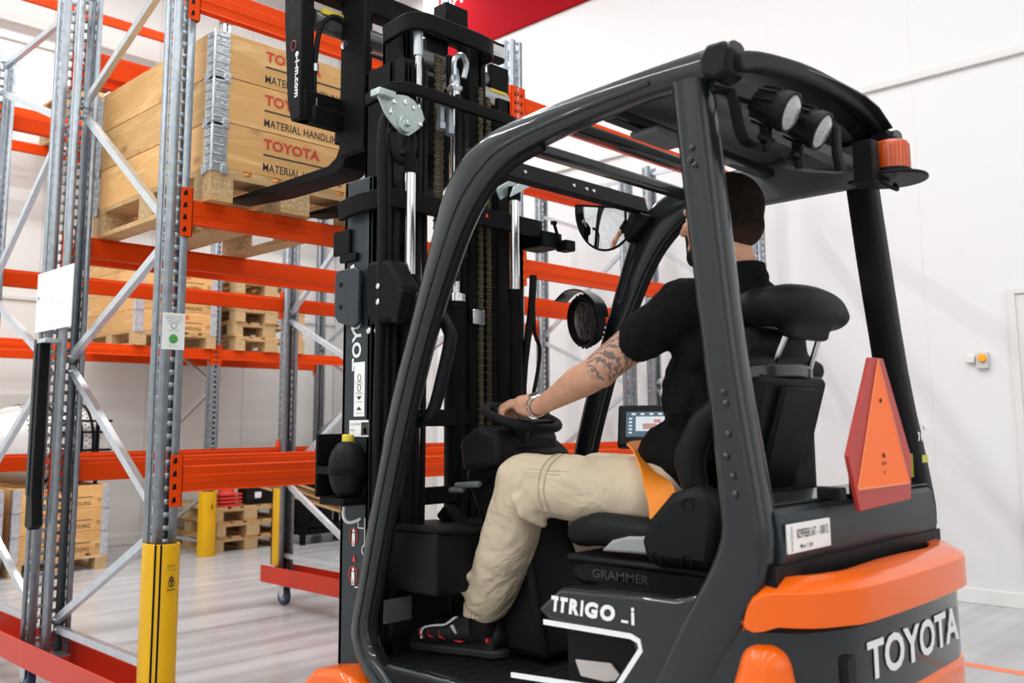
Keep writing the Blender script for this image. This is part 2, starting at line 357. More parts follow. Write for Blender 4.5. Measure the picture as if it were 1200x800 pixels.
# ================================================================== SETTING
def setting():
    S.xf = WORLD
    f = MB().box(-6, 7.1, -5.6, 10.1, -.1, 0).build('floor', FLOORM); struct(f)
    c = MB().box(-6, 7.1, -5.6, 10.1, 7.0, 7.1).build('ceiling', CEIL); struct(c)
    wb = MB().box(-6, 7.1, 9.93, 10.1, 0, 7).build('wall_back', WALLB); struct(wb)
    wr = MB().box(6.93, 7.1, -5.6, 9.93, 0, 7).build('wall_right', WALLM); struct(wr)
    struct(MB().box(-6.2, -6, -5.6, 10.1, 0, 7).build('wall_left', WALLM))
    struct(MB().box(-6, 7.1, -5.8, -5.6, 0, 7).build('wall_front', WALLM))
    # sandwich panels with recessed joints
    me = None; wd = 1.16
    x = -6.0 + .02
    proto = None
    while x < 6.88:
        x1 = min(x+wd, 6.90)
        if proto is None or abs(x1-x-wd) > .01:
            p = MB().box(0, x1-x-.004, 9.90, 9.93, .0, 7.0).build('wall_panel', WALLB, None, bev=.0015)
            p.location = (x, 0, 0); p.parent = wb; proto = proto or p
        else:
            p = proto.copy(); COL.objects.link(p); p.location = (x, 0, 0)
        x = x1
    proto = None
    for z0, z1 in ((0, 3.80), (3.812, 7.0)):
        y = -1.0; proto = None
        while y < 9.88:
            y1 = min(y+wd, 9.898)
            if proto is None or abs(y1-y-wd) > .01:
                p = MB().box(6.90, 6.93, 0, y1-y-.0008, z0, z1).build('wall_panel', WALLM, None)
                p.location = (0, y, 0); p.parent = wr; proto = proto or p
            else:
                p = proto.copy(); COL.objects.link(p); p.location = (0, y, 0)
            y = y1
    struct(MB().box(-6, 6.88, 9.87, 9.90, 0, .10).build('baseboard_back', SKIRT, bev=.004))
    struct(MB().box(6.88, 6.90, -5.6, 9.87, 0, .10).build('baseboard_right', SKIRT, bev=.004))
    struct(MB().box(6.865, 6.90, -5.6, 9.9, 3.775, 3.83).build('trim_1', TRIMW, bev=.006))
    struct(MB().box(-6, 6.9, 9.865, 9.90, 5.15, 5.32).build('trim_2', TRIMW, bev=.01))
    struct(MB().box(-6, 6.9, 9.875, 9.90, 2.50, 2.54).build('trim_3', TRIMW, bev=.006))
    t = MB().box(6.82, 6.90, 7.88, 8.08, 0, 7.0); struct(t.build('trim_4', TRIMW, bev=.01))
    # door with frame at the right edge of the view
    d = MB().box(6.885, 6.90, .95, 1.90, 0, 2.10).build('door_1', TRIMW, bev=.004); struct(d)
    fr = MB().box(6.87, 6.90, 1.88, 1.93, 0, 2.14).box(6.87, 6.90, .90, .95, 0, 2.14).box(6.87, 6.90, .95, 1.88, 2.10, 2.14)
    fr.build('door_frame', TRIMW, d, bev=.003)
    MB().cyl((6.885, 1.05, 1.02), (6.83, 1.05, 1.02), .009).cyl((6.835, 1.05, 1.02), (6.835, 1.17, 1.02), .009).build('door_handle', STEEL, d)
    # orange floor marking
    l = MB().box(5.13, 5.21, -1.0, 2.4, .0, .0015).build('floor_marking', mat('marking_orange', (.95, .23, .10), .45, var=.06))
    tag(l, 'orange line marked on the grey floor by the right wall', 'floor marking')
    # red hall sign, flat panel high on the right wall
    s = thing('wall_sign', 'large red sign with white lettering high on the right wall', 'sign', (6.88, 6.2, 5.5))
    MB().box(6.865, 6.899, 4.2, 7.84, 5.47, 6.75).build('sign_panel', SIGN, s, bev=.003)
    m = MB(); put_text(m, 'MATERIAL', (6.864, 7.79, 6.07), (0, -1, 0), (0, 0, 1), .19, 1.22, .004, lift=.001)
    put_text(m, 'HANDLING', (6.864, 6.40, 6.07), (0, -1, 0), (0, 0, 1), .19, 1.30, .004, lift=.001)
    m.build('lettering', INKW, s)
    # emergency button box
    b = thing('call_button_box', 'small grey switch box with an orange button on the right wall', 'switch', (6.90, 2.12, 1.66))
    MB().box(6.86, 6.90, 2.075, 2.155, 1.60, 1.715).build('casing', mat('box_grey', (.62, .62, .58), .5), b, bev=.006)
    MB().lathe((6.86, 2.108, 1.672), (-1, 0, 0), [(.028, 0), (.030, .012), (.024, .022), (.002, .024)]).build('button', mat('button_orange', (.95, .42, .03), .3), b)
    MB().box(6.868, 6.90, 2.165, 2.225, 1.645, 1.69).build('cable_gland', mat('box_white', (.75, .75, .72), .5), b, bev=.003)
setting()

# ================================================================== RACKS
def upright_mesh(h, pitch=.05, name='upright'):
    """open perforated post profile: front plate at y=0 (slots), sides with a second slot row, back lips at y=.078"""
    mb = MB(); n = int(h/pitch)
    def plate(P, u0, u1, s0, s1, slots=True):
        # P(u, z); slot columns between s0..s1
        if not slots: mb.add([P(u0, 0), P(u1, 0), P(u1, h), P(u0, h)], [(0, 1, 2, 3)]); return
        mb.add([P(u0, 0), P(s0, 0), P(s0, h), P(u0, h)], [(0, 1, 2, 3)])
        mb.add([P(s1, 0), P(u1, 0), P(u1, h), P(s1, h)], [(0, 1, 2, 3)])
        vs = []; fs = []
        for i in range(n):
            z = i*pitch
            vs += [P(s0, z+.031), P(s1, z+.031), P(s1, z+pitch), P(s0, z+pitch)]; fs.append((4*i, 4*i+1, 4*i+2, 4*i+3))
        mb.add(vs, fs)
    F = lambda u, z: (u, 0, z)
    plate(F, -.044, .044, -.010, .012)
    for sgn in (-1, 1):
        plate(lambda u, z: (sgn*(.044+.001*u/.04), u, z), 0, .042, .016, .028)
        plate(lambda u, z: (sgn*(.045+u), .042, z), 0, .007, 0, 0, False)
        plate(lambda u, z: (sgn*.052, .042+u, z), 0, .036, 0, 0, False)
        plate(lambda u, z: (sgn*(.052-u), .078, z), 0, .020, 0, 0, False)
    S.xf = WORLD
    return mb.mesh(name, ZINC, ang=20)
UP_H = {}
def upright(parent, x, y, z0, h, face):
    """face=-1: slotted front looks to -Y, +1 looks to +Y"""
    if h not in UP_H: UP_H[h] = upright_mesh(h)
    o = bpy.data.objects.new('upright', UP_H[h]); COL.objects.link(o); o.parent = parent
    o.location = Vector((x, y, z0)) - root_loc(parent)
    if face > 0: o.rotation_euler.z = pi
    s = o.modifiers.new('sheet', 'SOLIDIFY'); s.thickness = .0025; s.offset = 1 if False else 0
    return o
def brace(parent, x, y0, z0, y1, z1, w=.034, off=0):
    p = Vector((x+off, y0, z0)); q = Vector((x+off, y1, z1)); t = (q-p).normalized(); mb = MB()
    a = Vector((1, 0, 0)); b = t.cross(a)
    # open C section
    pr = [(-.5, -.5), (.5, -.5), (.5, .5), (-.5, .5)]
    c = [(-.014, -w/2), (.014, -w/2), (.014, -w/2+.008), (.0115, -w/2+.008), (.0115, -w/2+.003), (-.011, -w/2+.003), (-.011, w/2-.003), (.0115, w/2-.003), (.0115, w/2-.008), (.014, w/2-.008), (.014, w/2), (-.014, w/2)]
    n = len(c); vs = [e+a*u+b*v for e in (p, q) for u, v in c]
    mb.add(vs, [tuple(range(n-1, -1, -1)), tuple(range(n, 2*n))]+[(i, (i+1) % n, n+(i+1) % n, n+i) for i in range(n)])
    for e, s in ((p, 1), (q, -1)):
        mb.cyl(e+t*s*.025-a*.022, e+t*s*.025+a*.022, .007, n=8)
    return mb.build('brace', ZINCB, parent, ang=25)
BEAMC = {}
def beam(parent, x0, x1, yf, ztop, out=-1, h=.10, d=.045):
    """yf: outer face y; out=-1 outer face looks to -Y"""
    yb = yf - out*d
    prof = [(0, 0), (.003, .006), (.003, h*.30), (.000, h*.34), (0, h*.62), (.004, h*.65), (.004, h-.004), (.010, h), (.75*d, h), (.75*d+.002, h-.012), (d, h-.016), (d, .004), (d-.004, 0)]
    poly = [(yf - out*u, ztop-h+v) for u, v in prof]
    b = MB().prism(poly, 0, x0, x1).build('beam', ORANGE, parent, ang=20)
    for xx, s in ((x0, 1), (x1, -1)):
        c = MB()
        yo = yf + out*.004
        # angle plate hooked on the post front, with tongue slots
        c.box(min(xx, xx+s*.006), max(xx, xx+s*.006), min(yo, yb), max(yo, yb), ztop-h-.055, ztop+.045)
        px0, px1 = (xx-s*.046, xx+s*.006); 
        c.box(min(px0, px1), max(px0, px1), min(yo, yo-out*.0035), max(yo, yo-out*.0035), ztop-h-.055, ztop+.045)
        cn = c.build('beam_connector', ORANGE, b, bev=.002)
        k = MB(); zz = ztop-h-.04
        while zz < ztop+.03:
            k.prism([(xx-s*.036, zz), (xx-s*.018, zz+.004), (xx-s*.022, zz+.026), (xx-s*.032, zz+.020)], 1, yo-.0006, yo+.0006) if out < 0 else k.prism([(xx-s*.036, zz), (xx-s*.018, zz+.004), (xx-s*.022, zz+.026), (xx-s*.032, zz+.020)], 1, yo-.0006, yo+.0006)
            zz += .05
        k.build('hook_slot', BLACKP, b)
    return b
def castor(parent, x, y, ztop):
    mb = MB(); mb.box(x-.05, x+.05, y-.045, y+.045, ztop-.008, ztop)
    mb.lathe((x, y, ztop-.008), (0, 0, -1), [(.036, 0), (.038, .012), (.030, .022), (.012, .024)])
    for s in (-1, 1): mb.prism([(y-.030, ztop-.025), (y+.030, ztop-.025), (y+.032, ztop-.06), (y+.014, .048), (y-.012, .048), (y-.034, ztop-.07)], 0, x+s*.027-.002, x+s*.027+.002)
    mb.cyl((x-.033, y, .062), (x+.033, y, .062), .009)
    c = mb.build('castor', ZINCB, parent, bev=.002)
    MB().lathe((x-.019, y, .062), (1, 0, 0), [(.052, 0), (.061, .004), (.062, .019), (.061, .034), (.052, .038)], 24).build('castor_wheel', WHEELB, c)
    MB().lathe((x-.0195, y, .062), (1, 0, 0), [(.034, 0), (.034, .039)], 18).build('hub', ZINC, c)
    return c
def protector(parent, x, y, z0, z1, out=-1, w=.118):
    """yellow wrap-round post guard, curved front with two black grooves"""
    yo = y + out*.062; mb = MB()
    pts = [(-w/2, -out*.055), (-w/2-.002, out*.0), (-w/2+.010, out*.040), (-w/2+.030, out*.058), (0, out*.064), (w/2-.030, out*.058), (w/2-.010, out*.040), (w/2+.002, 0), (w/2, -out*.055)]
    inn = [(u*.86, v-out*.007) for u, v in pts]
    poly = [(x+u, y+v) for u, v in pts]+[(x+u, y+v) for u, v in reversed(inn)]
    p = mb.prism(poly, 2, z0, z1).build('post_protector', YELLOW, parent, ang=50, bev=.002)
    g = MB()
    for u, yy in ((-.050, .0405), (-.034, .0545)):
        g.box(x+u-.0028, x+u+.0028, y+out*yy-.003, y+out*yy+.003, z0, z1)
    g.build('groove_strip', BLACKP, p)
    if out < 0:
        t = MB(); put_text(t, 'PROTECT', (x-.012, y-.0655, z1-.085), (1, 0, 0), (0, 0, 1), .007, .034, .004)
        put_text(t, 'POST GUARD', (x-.014, y-.0655, z1-.097), (1, 0, 0), (0, 0, 1), .005, .038, .004)
        ring = lambda cx, cz, r: t.tube([(cx+r*cos(a), y-.0655, cz+r*sin(a)) for a in [i*pi/4 for i in range(8)]], .0016, 4, True, 2)
        ring(x+.006, z1-.130, .009); ring(x+.006, z1-.145, .012); t.box(x+.004, x+.008, y-.0668, y-.0655, z1-.158, z1-.118)
        t.box(x-.012, x+.024, y-.0668, y-.0655, z1-.170, z1-.167)
        t.build('emblem', INK, p)
    return p
def base_rail(parent, x, y0, y1, z0, z1):
    c = [(-.085, 0), (.085, 0), (.085, z1-z0), (.079, z1-z0), (.079, .006), (-.079, .006), (-.079, z1-z0), (-.085, z1-z0)]
    return MB().prism([(x+u, z0+v) for u, v in c], 1, y0, y1).build('base_rail', RED, parent, bev=.0015)
def zigzag(parent, x, ya, yb, nodes, top, bot, xo=0):
    """ya: start post y; nodes: list of z alternately on a and b"""
    ys = [ya, yb]
    for i in range(len(nodes)-1):
        z0 = nodes[i]; z1 = nodes[i+1]; d = .022 if z1 > z0 else -.022
        brace(parent, x, ys[i % 2], z0+d, ys[(i+1) % 2], z1-d, off=(.004 if i % 2 else -.004)+xo)
    brace(parent, x, ya, bot, yb, bot, .030, xo)
    brace(parent, x, ya, top, yb, top, .030, xo)

XS = (1.67, 3.65, 6.385)
Y1, Y1B, Y2, Y2B = 3.49, 4.58, 4.75, 5.84
LV = (1.089, 2.16, 3.10)
def front_racks():
    S.xf = WORLD
    for row, (ya, yb) in enumerate(((Y1, Y1B), (Y2, Y2B))):
        rk = thing('pallet_rack', ['orange and galvanised pallet rack nearest the forklift, yellow post guards and castors under it',
              'second orange and galvanised pallet rack standing directly behind the one the forklift loads'][row], 'rack', (XS[0], ya, 0))
        for x in XS:
            upright(rk, x, ya, .215, 3.21, -1); upright(rk, x, yb, .215, 3.21, 1)
            nod = [.345, .865, 1.54, 2.02, 2.78, 3.22]
            if row == 0: zigzag(rk, x, yb-.05, ya+.05, nod, 3.36, .335)
            else: zigzag(rk, x, ya+.05, yb-.05, nod, 3.36, .335)
            for yy in (ya+.04, yb-.04):
                MB().box(x-.055, x+.055, yy-.05, yy+.05, .209, .215).box(x-.045, x+.045, yy-.045, yy+.045, .215, .222).build('foot_plate', ZINC, rk)
            for lv, z in enumerate(LV):
                pass
        for x0, x1 in ((XS[0]+.052, XS[1]-.052), (XS[1]+.052, XS[2]-.052)):
            for lv, z in enumerate(LV):
                hh = .125 if lv == 2 and row == 0 else .10
                beam(rk, x0, x1, ya-.006, z, -1, hh)
                beam(rk, x0, x1, yb+.006, z, 1, hh)
        # rolling base rails
        for x in XS:
            if row == 0: base_rail(rk, x, Y1-.10, Y1B+.085, .15, .265)
            else: base_rail(rk, x, Y2-.085, Y2B+.12, .15, .265)
            for yy in ((ya+.16, yb-.10) if row == 0 else (ya+.10, yb-.06)): castor(rk, x, yy, .15)
        if row == 0:
            for x in XS: protector(rk, x, ya+.01, .27, .80, -1)
        else:
            for x in XS[1:]: protector(rk, x, yb-.0, .27, .80, 1)
        if row == 0:
            # inspection sticker on the near post
            st = MB(); st.box(XS[0]-.046, XS[0]+.046, ya-.003, ya-.0015, 1.545, 1.69).build('inspection_sticker', LABELW, rk)
            t = MB(); y = ya-.003
            for k, wd in enumerate((.07, .075, .06, .045)): put_text(t, ['INSPECTED RACK', 'CONTROL DATE', 'CHECK LOAD', 'KONTROL'][k], (XS[0]-wd/2, y, 1.673-k*.009), (1, 0, 0), (0, 0, 1), .006, wd, .01)
            put_text(t, 'APPROVED', (XS[0]-.02, y, 1.618), (1, 0, 0), (0, 0, 1), .005, .04, .01)
            put_text(t, 'NEXT CHECK', (XS[0]-.022, y, 1.557), (1, 0, 0), (0, 0, 1), .005, .044, .01)
            t.build('sticker_print', INKG, rk)
            g = MB(); g.lathe((XS[0], y, 1.587), (0, -1, 0), [(.019, 0), (.019, .0008)], 24); g.build('green_face_mark', GREEN, rk)
            e = MB()
            for s in (-1, 1): e.lathe((XS[0]+s*.006, y-.0008, 1.592), (0, -1, 0), [(.0026, 0), (.0026, .0006)], 8)
            e.tube([(XS[0]-.010, y-.001, 1.583), (XS[0]-.005, y-.001, 1.578), (XS[0]+.005, y-.001, 1.578), (XS[0]+.010, y-.001, 1.583)], .0012, 4)
            e.lathe((XS[0], y, 1.64), (0, -1, 0), [(.012, 0), (.012, .0006)], 16)
            e.build('face_print', INK, rk)
            sm = MB().lathe((XS[0], y-.0007, 1.64), (0, -1, 0), [(.0095, 0), (.0095, .0006)], 16); sm.build('ring_fill', LABELW, rk)
front_racks()

def back_rack():
    S.xf = WORLD
    rk = thing('pallet_rack', 'tall orange pallet rack along the beige back wall', 'rack', (1.75, 8.46, 0))
    xs = (1.75, 4.50, 6.40); ya, yb = 8.46, 9.52
    for x in xs:
        upright(rk, x, ya, 0.0, 4.8, -1); upright(rk, x, yb, 0.0, 4.8, 1)
        zigzag(rk, x, yb-.05, ya+.05, [.15, .62, 1.12, 1.62, 2.12, 2.62, 3.12, 3.62, 4.12, 4.62], 4.72, .12)
        protector(rk, x-.045, ya-.03, .0, .61, -1, .15)
    for x0, x1 in ((xs[0]+.052, xs[1]-.052), (xs[1]+.052, xs[2]-.052)):
        for z in (1.99, 4.01, 5.45-.91+.0):
            zz = {1.99: 1.99, 4.01: 4.005}.get(z, 5.53)
            if zz > 5: continue
            beam(rk, x0, x1, ya-.006, zz, -1, .10); beam(rk, x0, x1, yb+.006, zz, 1, .10)
    # top tie level
    for x in xs:
        upright(rk, x, ya, 4.8, .90, -1); upright(rk, x, yb, 4.8, .90, 1)
    for x0, x1 in ((xs[0]+.052, xs[1]-.052), (xs[1]+.052, xs[2]-.052)):
        beam(rk, x0, x1, ya-.006, 5.54, -1, .10); beam(rk, x0, x1, yb+.006, 5.54, 1, .10)
back_rack()

def rack_extras():
    S.xf = WORLD
    p = thing('load_notice', 'white load notice board hung on the two leftmost near rack posts', 'sign', (1.595, 4.57, 1.85))
    MB().box(1.592, 1.598, 4.35, 4.80, 1.70, 1.99).build('notice_plate', LABELW, p, bev=.001)
    t = MB(); x = 1.592
    for k in range(9):
        wv = (.10, .06, .09, .07, .10, .05, .09, .08, .06)[k]
        put_text(t, 'safe rack load kg per level', (x, 4.78, 1.955-k*.025), (0, -1, 0), (0, 0, 1), .006, wv, .0)
        if k < 6: put_text(t, 'max unit load', (x, 4.62, 1.955-k*.025), (0, -1, 0), (0, 0, 1), .006, wv*.8, .0)
    t.box(1.5912, 1.592, 4.40, 4.60, 1.815, 1.8165)
    t.box(1.5912, 1.592, 4.60, 4.601, 1.73, 1.96)
    t.build('notice_print', mat('print_pale', (.62, .64, .66), .6), p)
    MB().box(1.5912, 1.592, 4.765, 4.785, 1.86, 1.875).build('blue_mark', mat('print_blue', (.10, .2, .45), .5), p)
    s = thing('corner_guard', 'black angled plastic profile hanging between the rack posts below the white notice board', 'guard', (1.57, 4.63, .78))
    MB().prism([(4.655, .92), (4.655, 1.655), (4.585, 1.655), (4.585, .95), (4.555, .80), (4.60, .775), (4.655, .79)], 0, 1.548, 1.595).build('profile', BLACKP, s, bev=.004)
    MB().box(1.543, 1.549, 4.625, 4.655, .93, 1.655).build('face_strip', GREYP, s, bev=.002)
    MB().box(1.545, 1.62, 4.52, 4.66, 1.635, 1.655).build('hanger', ZINCB, s, bev=.002)
rack_extras()

# ================================================================== PALLETS AND COLLARS
def make_pallet():
    """800 x 1200 pallet, long side along Y, origin at the front-left-bottom corner"""
    S.xf = WORLD
    r = thing('wooden_pallet', 'x', 'pallet')
    for x in (0, .3275, .700):
        wd = .145 if x == .3275 else .100
        o = MB().box(x, x+wd, 0, 1.2, 0, .022).build('bottom_board', PALW, r)
        for y in (0, .5275, 1.055):
            o = MB().box(x, x+wd, y, y+.145, .022, .100).build('block', CHIP, r)
    for y in (0, .5275, 1.055): MB().box(0, .8, y, y+.145, .100, .122).build('stringer_board', PALW, r)
    for x, wd in ((0, .145), (.186, .100), (.3275, .145), (.514, .100), (.655, .145)):
        MB().box(x, x+wd, 0, 1.2, .122, .144).build('deck_board', PALW, r)
    return r
PROTO_P = make_pallet(); _p_used = [False]
def place(proto, used, loc, label, group, rz=0):
    o = proto if not used[0] else dup(proto); used[0] = True
    o.location = loc; o.rotation_euler.z = rz; o['label'] = label
    if group: o['group'] = group
    return o
def pallet(loc, label, rz=0): return place(PROTO_P, _p_used, loc, label, 'wooden pallets in the racks', rz)

def make_collar(detail):
    """pallet collar 800 x 1200, one board high, hinged at the corners, printed on the short side"""
    S.xf = WORLD
    r = thing('pallet_collar', 'x', 'pallet collar'); h = .193
    MB().box(.012, .788, 0, .020, 0, h).build('side_board', PINE, r, bev=.002)
    MB().box(.012, .788, 1.18, 1.20, 0, h).build('side_board', PINE, r, bev=.002)
    MB().box(0, .020, .012, 1.188, 0, h).build('side_board', PINEY, r, bev=.002)
    MB().box(.78, .80, .012, 1.188, 0, h).build('side_board', PINEY, r, bev=.002)
    for cx, cy in ((0, 0), (.8, 0), (0, 1.2), (.8, 1.2)):
        sx = 1 if cx == 0 else -1; sy = 1 if cy == 0 else -1
        m = MB()
        def bx(a, b, c, d, e, f): m.box(*sorted((cx+sx*a, cx+sx*b)), *sorted((cy+sy*c, cy+sy*d)), e, f)
        bx(-.004, .066, -.004, 0, -.022, h-.006); bx(-.004, 0, -.004, .066, -.022, h-.006)
        if detail:
            for k in range(5):
                z = .012+k*.038
                bx(-.008, -.003, -.002, .060, z, z+.004); bx(-.002, .060, -.008, -.003, z, z+.004)
                bx(.034, .040, -.007, -.003, z+.018, z+.024); bx(-.007, -.003, .034, .040, z+.018, z+.024)
            m.cyl((cx-sx*.004, cy-sy*.004, -.022), (cx-sx*.004, cy-sy*.004, h-.004), .0065, n=8)
            bx(.040, .070, -.010, -.003, -.030, .010); bx(-.010, -.003, .040, .070, -.030, .010)
        m.build('corner_hinge', HINGE, r, bev=.0015 if detail else 0)
    a = MB(); put_text(a, 'TOYOTA', (.235, 0, .120), (1, 0, 0), (0, 0, 1), .044, .285, .035); a.build('red_lettering', INKR, r)
    b = MB(); put_text(b, 'MATERIAL HANDLING', (.235, 0, .022), (1, 0, 0), (0, 0, 1), .034, .405, .008)
    b.box(.235, .655, -.0012, 0, .089, .0955)
    b.box(.69, .74, -.0012, 0, .060, .062); put_text(b, 'EPAL', (.695, 0, .066), (1, 0, 0), (0, 0, 1), .014, .04, 0); put_text(b, 'HT', (.70, 0, .04), (1, 0, 0), (0, 0, 1), .014, .025, 0)
    b.build('black_lettering', INK, r)
    return r
PC = make_collar(True); _c1 = [False]; PC2 = make_collar(False); _c2 = [False]
def collar(loc, label, detail=False, rz=0):
    return place(PC if detail else PC2, _c1 if detail else _c2, loc, label, 'wooden pallet collars with zinc hinges', rz)
def stacks():
    # the load at the forks
    bx, by = 1.775, 3.43
    pallet((bx, by, 2.16), 'pallet under the printed crate that the forks are entering')
    for k in range(3):
        collar((bx+.0, by+.0, 2.304+k*.196), ['lowest', 'middle', 'top'][k]+' wooden collar of the printed crate in front of the forks', True)
    # back rack, shelf level
    pallet((3.66, 8.40, 1.99), 'pallet under the far crate on the shelf of the back rack')
    for k in range(4):
        collar((3.66, 8.40, 2.134+k*.196), ['lowest', 'second lowest', 'second highest', 'top'][k]+' wooden collar of the far crate on the back rack shelf')
    for k in range(5):
        pallet((4.67+(.012, -.01, .0, .015, -.005)[k], 8.40+(.0, .015, -.01, .01, 0)[k], 1.99+k*.1445), ['bottom', 'second from bottom', 'middle', 'second from top', 'top'][k]+' pallet of the empty stack on the back rack shelf')
    # ground: empty pallets
    for k in range(3):
        pallet((4.60+(.0, .012, -.008)[k], 8.55+(.0, -.012, .01)[k], k*.1445), ['bottom', 'middle', 'top'][k]+' pallet of the low stack on the floor behind the yellow post guard')
    # ground: crates at the far left
    for n, (x, who) in enumerate(((2.70, 'right-hand'), (1.83, 'left-hand'))):
        pallet((x, 8.42, 0), 'pallet under the '+who+' crate on the floor at the far left')
        for k in range(3):
            collar((x, 8.42, .144+k*.196), ['lowest', 'middle', 'top'][k]+' wooden collar of the '+who+' crate on the floor at the far left')
    # high level pallets behind the printed crate
    for k in range(3):
        pallet((3.12, 8.40, 4.005+k*.1445), ['bottom', 'middle', 'top'][k]+' pallet of the stack high up behind the printed crate')
stacks()

def floor_things():
    S.xf = WORLD
    # perforated drum on the left crates
    d = thing('hose_drum', 'large white perforated drum with black straps lying on the far left crates', 'drum', (2.95, 8.95, .74))
    dm = mat('drum_white', (.74, .73, .70), .5, bump=.05)
    prof = [(.03, 0), (.12, .02), (.20, .08), (.195, .095), (.26, .18), (.255, .195), (.305, .29), (.30, .305), (.335, .39), (.332, .405), (.352, .47), (.352, 1.02), (.34, 1.10), (.27, 1.19), (.05, 1.24)]
    MB().lathe((2.40, 8.95, 1.085), (1, 0, 0), prof, 40).build('drum_body', dm, d, ang=50)
    m = MB()
    for i in range(34):
        a = pi*.15+i*2*pi/44*1.0
        for j in range(19):
            xx = 2.86+j*.030; aa = a+(j % 2)*.07; rr = .3525
            c = Vector((xx, 8.95-rr*cos(aa-pi*.35), 1.085+rr*sin(aa-pi*.35)))
            if c.z < .95 : continue
            m.box(c.x-.006, c.x+.006, c.y-.006, c.y+.006, c.z-.006, c.z+.006)
    tag(m.build('perforation', mat('hole_dark', (.10, .10, .10), .8), d), kind='stuff')
    m = MB()
    for xx in (3.08, 3.30, 3.40):
        m.tube([(xx, 8.95+.358*cos(a), 1.085+.358*sin(a)) for a in [i*pi/10 for i in range(20)]], .014, 6, True, 2)
    m.build('strap', RUBBER, d)
    m = MB()
    for xx in (3.27, 3.43): m.box(xx-.012, xx+.012, 8.56, 8.60, .73, 1.30)
    for zz in (1.02, 1.18, 1.28): m.box(3.10, 3.55, 8.555, 8.58, zz, zz+.022)
    m.build('cradle_frame', BLACKM, d)
    # red cones with stepped feet on the pallets
    cr = mat('cone_red', (.70, .035, .018), .45)
    z = .4335
    for k in range(4):
        s = thing('traffic_cone', ['bottom', 'second from bottom', 'third from bottom', 'top'][k]+' red cone of the nest on the low pallet stack', 'cone', (4.78, 8.66, z), 'red cones nested on the pallet stack')
        MB().box(4.66, 4.90, 8.57, 8.80, z, z+.022).build('foot', cr, s, bev=.008)
        MB().lathe((4.78, 8.685, z+.022), (0, 0, 1), [(.088, 0), (.080, .010), (.072, .05), (.055, .20), (.030, .34), (.022, .36)], 20).build('cone_body', cr, s)
        z += .036
    s = thing('tool_bag', 'black tool bag with a pale patch on the low pallet stack', 'bag', (5.12, 8.70, .4335))
    blob('bag_body', [('b', (4.97, 5.33, 8.62, 8.80, .445, .60)), ('c', (4.99, 8.71, .60), (5.31, 8.71, .60), .05, .05)], .012, RUBBER, s, 4, (.012, .08))
    MB().box(5.06, 5.13, 8.595, 8.612, .50, .56).build('patch', LABELW, s, bev=.004)
    MB().tube([(5.05, 8.64, .61), (5.07, 8.64, .70), (5.15, 8.64, .73), (5.24, 8.64, .70), (5.26, 8.64, .61)], .009, 6).build('handle', RUBBER, s)
    # leaning battens
    for k in range(5):
        p = Vector((4.62+k*.02, 8.02+(k % 2)*.045-.0, .86-k*.045)); q = Vector((6.55, 7.62+(k % 2)*.05, .02+(4-k)*.018+.012))
        o = MB().obox(p, q, .04, .022, (0, 1, 0)).build('wooden_batten', BATT, bev=.002)
        tag(o, ['topmost', 'second', 'middle', 'fourth', 'lowest'][k]+' brown batten of the bundle leaning behind the rack to the right of the pallets', 'batten', 'brown battens leaning in a bundle')
    # black trolley behind
    s = thing('black_trolley', 'black steel trolley with cross braces standing behind the leaning battens', 'trolley', (5.8, 8.7, 0))
    m = MB().box(5.50, 6.35, 8.40, 9.0, .10, .16).box(5.50, 6.35, 8.40, 9.0, .52, .56); m.build('shelf', BLACKM, s, bev=.004)
    for x in (5.52, 6.33):
        for y in (8.42, 8.98): MB().box(x-.025, x+.025, y-.025, y+.025, .0, .95).build('leg', BLACKM, s, bev=.003)
    MB().box(5.54, 5.95, 8.43, 8.95, .56, .93).build('case', BLACKP, s, bev=.01)
    MB().box(5.54, 5.90, 8.43, 8.95, .16, .50).build('case', BLACKP, s, bev=.01)
    MB().obox((5.55, 8.40, .16), (6.30, 8.40, .90), .02, .03).obox((5.55, 8.40, .52), (6.30, 8.40, .14), .02, .03).build('cross_brace', BLACKM, s)
floor_things()

